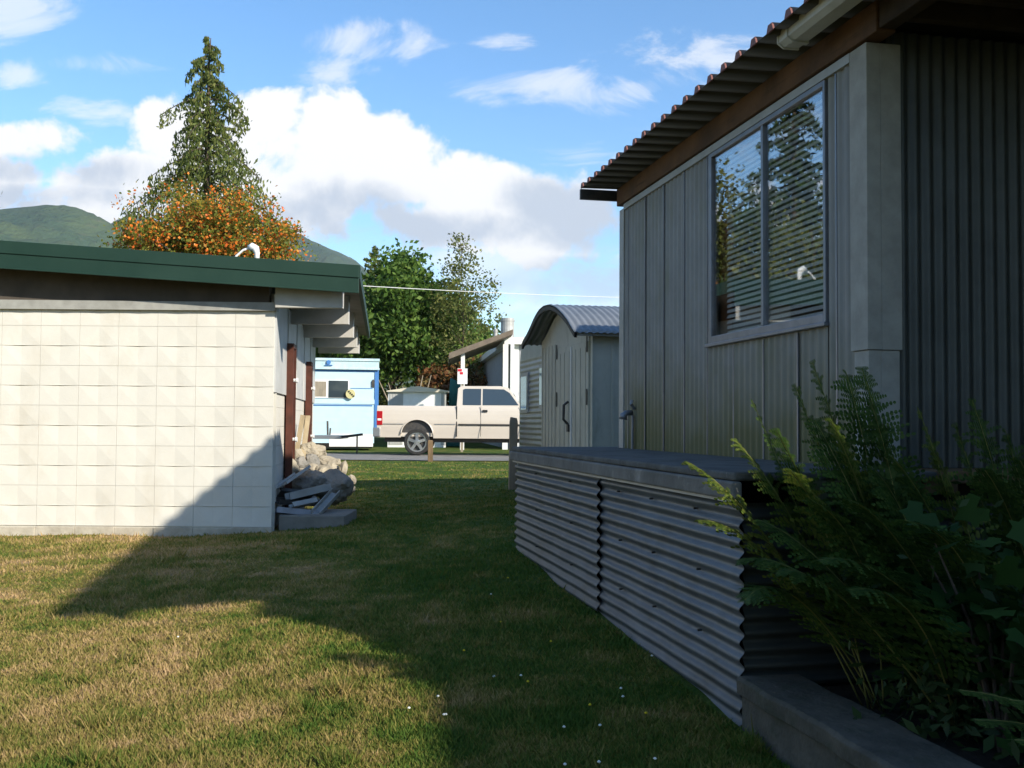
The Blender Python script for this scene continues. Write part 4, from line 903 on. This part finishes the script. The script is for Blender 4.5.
# flat utility trailer with tongue jack
UY = 31.5; q = at(318, 447, UY); uz = gzf(q.x, UY); UT = thing('utility_trailer', 'grey flat utility trailer with a tongue jack in front of the blue trailer', 'trailer', (q.x, UY, uz)); k_ = UY / 1024
ux = lambda px: (px - 318) * k_; uzz = lambda py: at(330, py, UY).z - uz
mb = MB(); mb.box(ux(255), ux(340), 0, 1.6, uzz(439), uzz(435.5)); mb.build('bed', M['chrome_dull'], UT, bevel=.01)
mb = MB(); mb.bar((ux(336), .2, uzz(437.5)), (ux(358), .8, uzz(434.5)), .07, .07); mb.bar((ux(336), 1.4, uzz(437.5)), (ux(358), .8, uzz(434.5)), .07, .07); mb.build('tongue', M['dark_metal'], UT)
mb = MB(); mb.tube([(ux(327), .1, uzz(435)), (ux(326.5), .1, uzz(421))], .03, 8); mb.tube([(ux(328.5), .2, uzz(435)), (ux(329), .2, uzz(428))], .025, 8); mb.build('jack', M['dark_metal'], UT)
mb = MB(); mb.tube([(ux(353), .8, .0), (ux(353), .8, uzz(435))], .025, 8); mb.build('stand', M['dark_metal'], UT)
for yy in (.05, 1.4):
    mb = MB(); mb.tube([(ux(290), yy, .3), (ux(290), yy + .16, .3)], .3, 22); mb.build('wheel', M['tyre'], UT, bevel=.02)

# ------------------------------------------------------------------ cream roofed shed behind the truck bed
GY = 41; q = at(387, 405, GY); z0 = gzf(q.x, GY); GS = thing('garden_shed', 'small white shed with a low cream roof behind the truck bed', 'shed', (q.x, GY, z0), R(5.5)); k_ = GY / 1024
gx_ = lambda px: (px - 387) * k_; gzz = lambda py: at(417, py, GY).z - z0
mb = MB(); mb.box(gx_(388), gx_(446), 0, 2, 0, gzz(391.5)); mb.build('wall', M['white'], GS)
mb = MB(); mb.prism([(gx_(386.5), gzz(392)), (gx_(386.5), gzz(391)), (gx_(418), gzz(386.2)), (gx_(449), gzz(390.5)), (gx_(449), gzz(392))], 'y', -.15, 2.15); mb.build('roof', M['cream_roof'], GS)
mb = MB(); mb.box(gx_(389), gx_(403), -.02, -.001, .1, gzz(392.8)); 
for i in range(5): mb.box(gx_(390 + i * 2.7), gx_(390.8 + i * 2.7), -.035, -.0205, .15, gzz(393.2))
mb.box(gx_(441), gx_(446), -.02, -.001, .1, gzz(392.8)); mb.build('door', M['shed_far'], GS)

# ------------------------------------------------------------------ white house with carport, upper right of the truck
HY0, HY1 = 39.0, 60.0
qa = at(511, 346, HY0); qb = at(471, 371, HY1); zg = .26; zt_ = 4.05
HW = thing('white_house', 'long white and grey house with a carport beyond the truck', 'house', (qa.x, HY0, zg))
dx_ = (qb.x - qa.x); dy_ = HY1 - HY0; zt_ = (qa.z + qb.z) / 2 - zg
mb = MB()
vs = [(0, 0, 0), (7, 0, 0), (7 + dx_, dy_, 0), (dx_, dy_, 0)]; vs += [(a, b_, zt_) for (a, b_, c_) in vs]
mb.add(vs, [(0, 1, 5, 4), (1, 2, 6, 5), (2, 3, 7, 6), (3, 0, 4, 7), (4, 5, 6, 7)]); mb.build('wall', M['house_wall'], HW)
mb = MB(); 
vs = [(-.25, -.3, zt_), (7.3, -.3, zt_), (7.3 + dx_, dy_ + .3, zt_), (dx_ - .25, dy_ + .3, zt_)]; vs += [(a, b_, c_ + .26) for (a, b_, c_) in vs]
mb.add(vs, [(0, 1, 5, 4), (1, 2, 6, 5), (2, 3, 7, 6), (3, 0, 4, 7), (4, 5, 6, 7), (3, 2, 1, 0)]); mb.build('roof', M['white'], HW)
mb = MB(); mb.box(.0, .30, -.05, -.001, 0, zt_); mb.box(-.30, -.1, -.3, -.1, 0, zt_); mb.build('corner_column', M['white'], HW)
fr_ = Vector((dx_, dy_, 0)).normalized()
for s in (1.6, 6.5, 13):
    p_ = fr_ * s; nrm = Vector((-fr_.y, fr_.x, 0)); mb = MB(); q_ = fr_ * (s + 1.1)
    vs = []
    for o_ in (.002, .05):
        vs += [p_ + nrm * o_ + Vector((0, 0, 1.5)), q_ + nrm * o_ + Vector((0, 0, 1.5)), q_ + nrm * o_ + Vector((0, 0, 2.6)), p_ + nrm * o_ + Vector((0, 0, 2.6))]
    mb.add(vs, [(4, 5, 6, 7), (0, 1, 5, 4), (3, 2, 6, 7), (0, 3, 7, 4), (1, 2, 6, 5)]); w_ = mb.build('window', M['car_glass'], HW)
ca = at(449, 353, HY0 - 1.5); cb_ = at(513, 331.5, HY0 - 1.5)
a_ = Vector((ca.x - qa.x, -1.5, ca.z - zg)); b_ = Vector((cb_.x - qa.x, -1.5, cb_.z - zg))
mb = MB(); vs = [a_ + Vector((0, 0, -.22)), b_ + Vector((0, 0, -.1)), b_ + Vector((-.3, 4.5, -.1)), a_ + Vector((-.3, 4.5, -.22)), a_, b_ + Vector((0, 0, .08)), b_ + Vector((-.3, 4.5, .08)), a_ + Vector((-.3, 4.5, 0))]
mb.add(vs, [(3, 2, 1, 0), (4, 5, 6, 7), (0, 1, 5, 4), (1, 2, 6, 5), (2, 3, 7, 6), (3, 0, 4, 7)]); mb.build('carport_roof', M['carport'], HW)
for px in (463, 512.5):
    e = at(px, 349 if px < 500 else 338, HY0 - 1.2); mb = MB(); mb.box(e.x - qa.x - .07, e.x - qa.x + .07, -1.25, -1.11, 0, e.z - zg); mb.build('carport_post', M['white'], HW)
for (px, rr, zz0, zz1) in ((507.5, .27, 334, 318.5), (495.5, .08, 345, 329)):
    e0 = at(px, zz0, HY0 + 1); e1 = at(px, zz1, HY0 + 1); mb = MB(); mb.tube([(e0.x - qa.x, 1, zt_ + .1), (e0.x - qa.x, 1, e1.z - zg)], rr, 18); mb.tube([(e0.x - qa.x, 1, e1.z - zg - .12), (e0.x - qa.x, 1, e1.z - zg - .07)], rr + .02, 18); mb.build('chimney_pipe', M['alu_light'], HW, smooth=False)
e = at(462.5, 375, 35); t = thing('notice_board', 'small white notice with a red mark above the truck cab', 'sign', (e.x, 35, gzf(e.x, 35)))
mb = MB(); hz = lambda py: at(462, py, 35).z - gzf(e.x, 35)
mb.box(-.17, .17, -.02, .0, hz(384), hz(368.5)); bd = mb.build('board', M['white'], t); mb = MB(); mb.box(-.16, -.02, -.026, -.021, hz(371.5), hz(369)); mb.box(-.09, .02, -.026, -.021, hz(374.5), hz(372)); mb.build('red_mark', M['red'], bd)
mb = MB(); mb.box(-.04, .04, .002, .08, 0, hz(369)); mb.build('post', M['wood_grey'], t)
e = at(455, 372, 43); mb = MB(); mb.prism([(-.35, 0), (.3, 0), (.34, 2.6), (-.2, 2.9)], 'y', 0, .35); o = mb.build('tarpaulin_stack', M['teal'], bevel=.05); o.location = (e.x, 43, gzf(e.x, 43)); tag(o, 'dark teal covered stack standing under the carport edge', 'cover')
# cable
A = at(330, 284, 20); B_ = at(760, 298, 45); mb = MB(); pts = []
for i in range(25):
    u = i / 24; p_ = A.lerp(B_, u); p_.z -= .5 * 4 * u * (1 - u) * .25; pts.append(p_)
mb.tube(pts, .008, 5); o = mb.build('overhead_cable', M['cable']); tag(o, 'thin pale overhead cable crossing the sky above the trees', 'cable')

# ------------------------------------------------------------------ rubble heap by the side wall
def rock(px, py, y, r, sx, label, mt, seed):
    import bmesh
    q = at(px, py, y); bm = bmesh.new(); bmesh.ops.create_icosphere(bm, subdivisions=4, radius=r)
    g = random.Random(seed); ax = [Vector((g.gauss(0, 1), g.gauss(0, 1), g.gauss(0, 1))).normalized() for _ in range(9)]; cut = [r * g.uniform(.62, .9) for _ in ax]
    for v in bm.verts:
        for a, c_ in zip(ax, cut):
            d = v.co.dot(a)
            if d > c_: v.co -= a * (d - c_) * .92
        nn_ = v.co.normalized(); v.co += nn_ * r * (.16 * mnoise.noise(nn_ * 1.6 + Vector((seed, 0, 0))) + .07 * mnoise.noise(nn_ * 5 + Vector((0, seed, 0))) + .025 * mnoise.noise(nn_ * 14))
        v.co.x *= sx[0]; v.co.y *= sx[1]; v.co.z *= sx[2]
    me = bpy.data.meshes.new('rock'); bm.to_mesh(me); bm.free()
    o = link('rock', me, mt); o.location = q; o.rotation_euler = (g.uniform(-.4, .4), g.uniform(-.4, .4), g.uniform(0, 6)); tag(o, label, 'rock', 'rocks heaped by the side wall'); return o
RK = [(309, 449, 12.9, .12, (1.2, 1, .85), 'pale tan rock at the very top of the heap', 0), (297, 456, 12.3, .10, (1, 1, .9), 'tan rock in front of the leaning planks', 0),
      (289, 467, 11.9, .12, (.9, 1, 1.15), 'upright tan rock against the side wall', 0), (301, 463, 12.1, .085, (1, 1, .9), 'small mossy rock left of the heap centre', 1),
      (320, 452, 13.0, .11, (1.1, 1, .9), 'rounded tan rock right of the topmost one', 0), (326, 462, 12.8, .12, (1.2, .9, .7), 'angular cream rock on the right slope of the heap', 0),
      (312, 461, 12.5, .10, (.8, 1, 1.2), 'dark brown rock standing in the heap centre', 1), (322, 471, 12.3, .12, (1.3, 1, .6), 'flat cream rock above the large grey boulder', 0),
      (331, 468, 12.6, .10, (1, 1, .8), 'small cream rock at the right shoulder of the heap', 0), (336, 462, 13.1, .07, (1, 1, .8), 'little pale stone high on the right slope', 0),
      (309, 482, 11.6, .19, (1.1, 1, .75), 'broad grey boulder above the scrap gutters', 1), (334, 484, 11.8, .21, (1.1, 1, .95), 'large grey boulder at the front right of the heap', 1),
      (343, 470, 12.5, .09, (.6, .6, 1.5), 'thin reddish slab of rock standing on edge', 0), (351, 480, 12.6, .07, (1, 1, 1), 'small pale stone at the right foot of the heap', 0),
      (302, 474, 12.0, .10, (1, 1, .8), 'tan rock wedged behind the broad boulder', 0), (313, 473, 12.4, .12, (1.2, 1, .9), 'cream rock between the two grey boulders', 0),
      (328, 494, 12.0, .17, (1.1, 1, .8), 'grey rock half buried under the large boulder', 1), (301, 495, 11.9, .19, (1.2, 1, .8), 'low grey rock beneath the broad boulder', 1),
      (322, 480, 12.9, .2, (1.2, 1, .9), 'big rock buried at the back of the heap', 1), (300, 472, 12.7, .2, (1.2, 1, .9), 'brown rock buried at the back against the wall', 1),
      (342, 497, 12.0, .07, (1.1, 1, .8), 'small brown stone in the grass beside the heap', 1), (297, 508, 11.5, .08, (1.3, 1, .6), 'flat dark stone under the scrap gutters', 1),
      (352, 489, 12.5, .05, (1, 1, .8), 'tiny pale stone in the grass at the foot of the heap', 0), (313, 500, 11.6, .09, (1.2, 1, .7), 'grey stone among the scrap gutters', 1)]
for i, (px, py, y, r_, sx, lb, g_i) in enumerate(RK): rock(px, py, y, r_, sx, lb, M['rock_grey'] if g_i else M['rock'], 40 + i)
# concrete pad
e0 = at(274, 524, 10.7); pad = MB(); z_ = gzf(-2.1, 11); pad.box(0, .68, 0, .85, -.05, .11); o = pad.build('concrete_pad', M['slab'], bevel=.01); o.location = (-2.40, 10.62, z_ + .02); tag(o, 'flat grey concrete slab under the scrap by the wall corner', 'slab')
# scrap gutters
def scrap(label, p0, p1, w, h, roll=0, mt=None):
    p0 = Vector(p0); p1 = Vector(p1); L = (p1 - p0).length; m_ = MB(); 
    pr = [(-w / 2, h), (-w / 2, 0), (w / 2, 0), (w / 2, h), (w / 2 - .012, h), (w / 2 - .012, .008), (-w / 2 + .012, .008), (-w / 2 + .012, h)]
    n = len(pr); vs = []
    for s in (0, 1):
        for (a, b_) in pr:
            c_, s_a = math.cos(roll), math.sin(roll); vs.append((a * c_ - b_ * s_a, s * L, a * s_a + b_ * c_))
    m_.add(vs, [tuple(range(n)), tuple(range(2 * n - 1, n - 1, -1))] + [(i, i + n, (i + 1) % n + n, (i + 1) % n) for i in range(n)])
    o = m_.build('scrap_gutter', mt or M['alu_light']); d = (p1 - p0); o.location = p0; o.rotation_euler = d.to_track_quat('Y', 'Z').to_euler(); tag(o, label, 'scrap', 'scrap gutter lengths by the wall'); return o
zz = z_ + .15
def sp_(px, py, y): return at(px, py, y)
scrap('wide pale grey gutter sheet tilted on top of the scrap pile', sp_(279, 488, 10.85), sp_(303, 471, 11.5), .22, .03, .45)
scrap('grey gutter lying across the middle of the scrap pile', sp_(288, 500, 10.9), sp_(329, 490, 11.2), .13, .07, .1)
scrap('narrow grey gutter at the bottom of the scrap pile', sp_(276, 513, 10.75), sp_(318, 517, 10.9), .12, .06, .2, M['alu'])
scrap('bent grey gutter end pointing up to the right of the pile', sp_(315, 516, 10.8), sp_(335, 494, 11.3), .10, .06, -.3)
scrap('dark channel piece in the left of the scrap pile', sp_(275, 503, 10.8), sp_(312, 505, 11.2), .16, .05, -.15, M['dark_metal'])
scrap('short light channel sticking out of the pile centre', sp_(292, 508, 10.75), sp_(316, 503, 11.0), .08, .05, .5)
scrap('dark angle piece jammed under the tilted sheet', sp_(278, 495, 10.95), sp_(310, 499, 11.3), .14, .05, .8, M['dark_metal'])
# leaning planks
for (a, b_, w_, lb) in ((sp_(294, 452, 12.5), sp_(303, 415, 12.5), .055, 'left grey brown plank leaning on the side wall above the rocks'), (sp_(302, 450, 12.7), sp_(308, 416, 13.1), .06, 'wider brown plank leaning on the side wall above the rocks'),
                     (sp_(289, 448, 12.0), sp_(291, 424, 12.0), .03, 'thin grey stick standing by the brown door')):
    m_ = MB(); m_.bar(a + Vector((0, 0, -.2)), b_, w_, .03, up=(0, 1, 0)); o = m_.build('plank', M['plank'], bevel=.004); tag(o, lb, 'plank', 'planks leaning on the side wall')

# ------------------------------------------------------------------ ferns and bed plants
L_fern = leaf_mat('fern_leaf', [(0, (.035, .075, .014)), (.6, (.06, .115, .022)), (1, (.10, .15, .03))], .4)
L_fern_y = leaf_mat('fern_leaf_yellow', [(0, (.055, .10, .016)), (.5, (.10, .145, .022)), (1, (.17, .19, .035))], .4)
L_maple = leaf_mat('lobed_leaf', [(0, (.016, .048, .010)), (.6, (.028, .075, .015)), (1, (.05, .105, .022))], .35)
L_small = leaf_mat('bed_leaf', [(0, (.02, .04, .012)), (.6, (.035, .065, .018)), (1, (.055, .09, .028))], .3)
M['rachis'] = mat('rachis', (.22, .20, .05), (.16, .15, .04), 10, .6)
def frond(parent, p0, p1, bend, L_m, width=.16, npin=34, seed=0, taper=1.0):
    """p0 base, p1 tip in the plant's space; pinnae in pairs, each pinna a narrow serrated strip"""
    g = random.Random(seed); p0 = Vector(p0); p1 = Vector(p1); mid = p0.lerp(p1, .55) + Vector(bend)
    def C(u): return p0 * (1 - u) ** 2 + mid * 2 * u * (1 - u) + p1 * u * u
    pts = [C(i / 12) for i in range(13)]; m_ = MB(); m_.tube(pts, [.0032 * (1 - .8 * i / 12) + .0006 for i in range(13)], 5)
    V = []; F = []
    tot = (p1 - p0).length
    for i in range(npin):
        u = .22 + .78 * (i + .5) / npin; c_ = C(u); d = (C(min(u + .02, 1)) - C(u - .02)).normalized()
        side = d.cross(Vector((g.uniform(-.1, .1), g.uniform(-.1, .1), 1)));
        if side.length < .2: side = d.cross(Vector((0, 1, 0)))
        side.normalize(); nrm = side.cross(d)
        Lp = width * math.sin(math.pi * min(1, (u - .05) * .95) ** .8) * g.uniform(.85, 1.1) * (1.0)
        for s in (-1, 1):
            dirp = (side * s * 1.0 + d * .38 + nrm * g.uniform(-.15, .12)).normalized(); wv = d * 1.0
            ns = 6; 
            for q_ in range(ns):
                a = q_ / ns; b_ = (q_ + .92) / ns; wa = .017 * (1 - a * .7); 
                base = c_ + dirp * (Lp * a) - Vector((0, 0, 1)) * (Lp * a * a * .18); tip = c_ + dirp * (Lp * b_) - Vector((0, 0, 1)) * (Lp * b_ * b_ * .18)
                for w_ in (-1, 1):
                    n0 = len(V); V.extend([base, base.lerp(tip, .4) + wv * w_ * wa, tip.lerp(base, .1) + wv * w_ * wa * .75, tip]); F.append((n0, n0 + 1, n0 + 2, n0 + 3))
    fr = link('frond', np_mesh('frond', [tuple(v) for v in V], F), L_m, parent); m_.build('rachis', M['rachis'], fr, smooth=True); return fr
def fern(label, a, t_, spec, seed):
    w = loc(a, t_, .16); t = thing('fern', label, 'fern', w, 0, 'ferns in the planting bed'); g = random.Random(seed)
    for k, (px, py, y, bend, yel, wd) in enumerate(spec):
        tip = at(px, py, y) - w; frond(t, (g.uniform(-.04, .04), g.uniform(-.04, .04), 0), tip, bend, L_fern_y if yel else L_fern, wd * 1.35, 44, seed * 10 + k)
    return t
fern('yellow green fern arching over the corner of the corrugated skirt', .40, 3.95, [(688, 462, 4.0, (.02, 0, .25), 1, .15), (735, 440, 4.2, (.0, 0, .22), 1, .12), (700, 520, 3.9, (-.02, 0, .32), 1, .13), (752, 400, 4.2, (0, 0, .05), 0, .06), (790, 470, 3.8, (.05, 0, .22), 1, .12), (745, 600, 3.6, (-.1, -.1, .4), 0, .12), (812, 500, 3.7, (.1, -.1, .25), 0, .12)], 1)
fern('tall upright dark green fern in front of the siding', .62, 4.02, [(812, 362, 4.2, (0, 0, .1), 0, .15), (846, 372, 4.25, (.03, 0, .1), 0, .15), (795, 385, 4.15, (-.04, 0, .1), 0, .13), (870, 400, 4.1, (.06, 0, .12), 0, .14), (830, 420, 3.95, (0, -.05, .2), 1, .12), (862, 368, 4.3, (.06, 0, .1), 0, .13), (776, 430, 4.0, (-.06, 0, .15), 0, .12)], 2)
fern('broad green fern filling the middle of the bed below the deck edge', .55, 3.62, [(760, 520, 3.9, (-.06, 0, .25), 0, .15), (800, 480, 3.9, (0, 0, .15), 0, .16), (840, 500, 3.8, (.05, 0, .2), 0, .16), (780, 570, 3.5, (-.1, -.1, .3), 0, .15), (875, 470, 3.9, (.08, 0, .2), 0, .15), (815, 420, 4.1, (0, 0, .1), 0, .15), (740, 560, 3.7, (-.1, -.05, .35), 0, .14), (850, 590, 3.3, (.05, -.1, .3), 0, .15)], 7)
fern('fern with a yellowish leaning frond before the corner trim', .80, 3.75, [(918, 408, 4.0, (.04, 0, .1), 1, .07), (890, 455, 3.8, (.05, -.05, .2), 0, .13), (932, 448, 3.9, (.06, 0, .15), 1, .09), (850, 500, 3.6, (-.05, -.1, .3), 0, .13), (905, 520, 3.4, (.1, -.1, .3), 0, .13), (820, 560, 3.4, (-.1, -.1, .35), 0, .13)], 3)
fern('faint dark fern before the corrugated end wall at the right', 1.1, 3.85, [(972, 400, 4.2, (.02, 0, .1), 0, .12), (955, 425, 4.1, (-.03, 0, .1), 0, .12), (1005, 430, 4.1, (.06, 0, .12), 0, .13), (985, 470, 3.8, (.04, 0, .2), 0, .13), (1020, 460, 3.9, (.1, 0, .15), 0, .13)], 4)
fern('small fern low in the near corner of the planting bed', .72, 2.6, [(1010, 700, 2.4, (.02, 0, .15), 0, .08), (975, 720, 2.5, (-.03, 0, .15), 0, .08), (1015, 740, 2.3, (0, 0, .12), 0, .08), (960, 690, 2.6, (0, 0, .15), 0, .08)], 5)
def lobed(P, size, seed, tilt=.6):
    """five-lobed leaves"""
    g = np.random.default_rng(seed); V = []; F = []
    ang = [-2.5, -1.75, -1.25, -.95, -.62, -.30, 0, .30, .62, .95, 1.25, 1.75, 2.5]; rad_ = [.50, .72, .58, .88, .66, .74, 1.05, .74, .66, .88, .58, .72, .50]
    for p in P:
        s = size * g.uniform(.6, 1.15); az = g.uniform(0, 6.28); f = Vector((math.cos(az), math.sin(az), -g.uniform(.1, .9))).normalized(); up = Vector((g.normal() * tilt, g.normal() * tilt - .2, 1)).normalized(); sd2 = f.cross(up).normalized(); up = sd2.cross(f)
        n0 = len(V); V.append(tuple(p))
        for a, r_ in zip(ang, rad_):
            q_ = Vector(p) + f * (s * r_ * math.cos(a)) + sd2 * (s * r_ * math.sin(a)) + up * (-.18 * s * abs(math.sin(a)) * r_ + .05 * s); V.append(tuple(q_))
        for i in range(len(ang) - 1): F.append((n0, n0 + 1 + i, n0 + 2 + i))
    return V, F
def lobed_shrub(label, a, t_, h, r_, n, size, seed, lm=None):
    w = loc(a, t_, .16); t = thing('lobed_leaf_shrub', label, 'shrub', w, 0, 'shrubs in the planting bed'); g = np.random.default_rng(seed); st = MB(); P = []
    for k in range(9):
        az = g.uniform(0, 6.28); rr = r_ * math.sqrt(g.random()); tip = Vector((math.cos(az) * rr, math.sin(az) * rr, h * g.uniform(.6, 1))); st.tube([(0, 0, 0), tip * .5 + Vector((0, 0, .1)), tip], [.008, .006, .003], 5)
        for j in range(n // 9):
            u = g.uniform(.35, 1.02); q_ = tip * u + Vector((g.normal() * .08, g.normal() * .08, g.normal() * .05 + .05)); P.append(tuple(q_))
    V, F = lobed(P, size, seed); link('foliage', np_mesh('foliage', V, F), lm or L_maple, t); st.build('stem', M['bark'], t); return t
lobed_shrub('broad lobed-leaf shrub filling the right edge of the bed', .52, 3.38, .74, .30, 130, .085, 51)
lobed_shrub('large leaved green shrub beside the right picture edge', .60, 3.0, .68, .28, 110, .08, 53)
lobed_shrub('lobed-leaf shrub in the middle of the bed under the ferns', .48, 3.68, .60, .25, 80, .065, 52)
def small_shrub(label, a, t_, h, r_, n, size, seed):
    w = loc(a, t_, .16); t = thing('low_shrub', label, 'shrub', w, 0, 'low shrubs in the planting bed'); g = np.random.default_rng(seed)
    P = np.stack([g.normal(size=n) * r_ * .5, g.normal(size=n) * r_ * .5, np.abs(g.normal(size=n)) * h * .45 + .03], 1); V, F = leaf_quads(P, size, .4, seed=seed); link('foliage', np_mesh('foliage', V, F), L_small, t)
    st = MB()
    for k in range(14): az = g.uniform(0, 6.28); rr = r_ * g.random(); st.tube([(0, 0, 0), (math.cos(az) * rr * .6, math.sin(az) * rr * .6, h * .5), (math.cos(az) * rr, math.sin(az) * rr, h * g.uniform(.6, 1))], [.006, .004, .002], 4)
    st.build('stem', M['bark'], t); return t
small_shrub('dark small-leaved shrub just behind the curb under the yellow fern', .58, 3.6, .55, .30, 1500, .055, 61)
small_shrub('dark narrow-leaved shrub at the middle of the curb', .68, 3.05, .42, .26, 1200, .07, 62)
small_shrub('low dark shrub at the near end of the bed', .85, 2.7, .4, .30, 1100, .06, 63)
small_shrub('shadowed shrub at the back of the bed against the end skirt', 1.0, 3.9, .65, .4, 1300, .06, 64)
small_shrub('shadowed shrub deep in the bed by the right edge', 1.35, 3.5, .6, .4, 1300, .06, 65)

# clover and hawkbit flowers in the lawn
def flower_proto(nm, mt, r_, h):
    t = thing(nm, 'x', 'flower'); m_ = MB(); m_.tube([(0, 0, h), (0, 0, h + r_ * .5), (0, 0, h + r_ * 1.1)], [r_ * .55, r_, r_ * .4], 8); m_.build('head', mt, t, smooth=True); m_ = MB(); m_.tube([(0, 0, 0), (.004, 0, h)], .0012, 4); m_.build('stem', L_fern, t); return t
def place_flowers(nm, mt, r_, h, pts, label, group):
    pr = flower_proto(nm, mt, r_, h)
    for i, (px, py) in enumerate(pts):
        d = CM @ Vector((px - 512, 384 - py, -FPX)); s = 2.0
        for _ in range(60): # march to the lawn
            y = s; x_ = d.x / d.y * y; z = 1.25 + d.z / d.y * y
            if z <= gzf(x_, y) + .05: break
            s += .12
        if i == 0: o = pr
        else:
            o = pr.copy(); col.objects.link(o)
            for ch in pr.children: c2 = ch.copy(); col.objects.link(c2); c2.parent = o
        o.location = (x_, y, gzf(x_, y)); o['label'] = label; o['group'] = group
place_flowers('clover_flower', M['petal_w'], .0075, .03, [(446, 714), (444, 720), (621, 692), (623, 699), (565, 762), (599, 763), (655, 764), (178, 637), (438, 698), (494, 674), (521, 676), (564, 727), (600, 723), (409, 707), (491, 594), (652, 655)], 'small white clover flower standing in the shaded lawn grass', 'white clover flowers in the lawn')
place_flowers('hawkbit_flower', M['petal_y'], .0075, .035, [(508, 577), (501, 621), (528, 681), (590, 702), (464, 650), (646, 718), (551, 643)], 'small yellow flower standing in the shaded lawn grass', 'yellow flowers in the lawn')

# ------------------------------------------------------------------ air
hm = bpy.data.materials.new('haze'); hm.use_nodes = True; N = hm.node_tree; N.nodes.remove(N.nodes['Principled BSDF'])
pv = N.nodes.new('ShaderNodeVolumePrincipled'); pv.inputs['Density'].default_value = .000075; pv.inputs['Color'].default_value = (.78, .87, 1, 1); pv.inputs['Anisotropy'].default_value = .1
N.links.new(pv.outputs[0], N.nodes['Material Output'].inputs['Volume'])
mb = MB(); mb.box(-5300, 5300, -2200, 5300, -8, 760); tag(mb.build('haze', hm), kind='stuff')
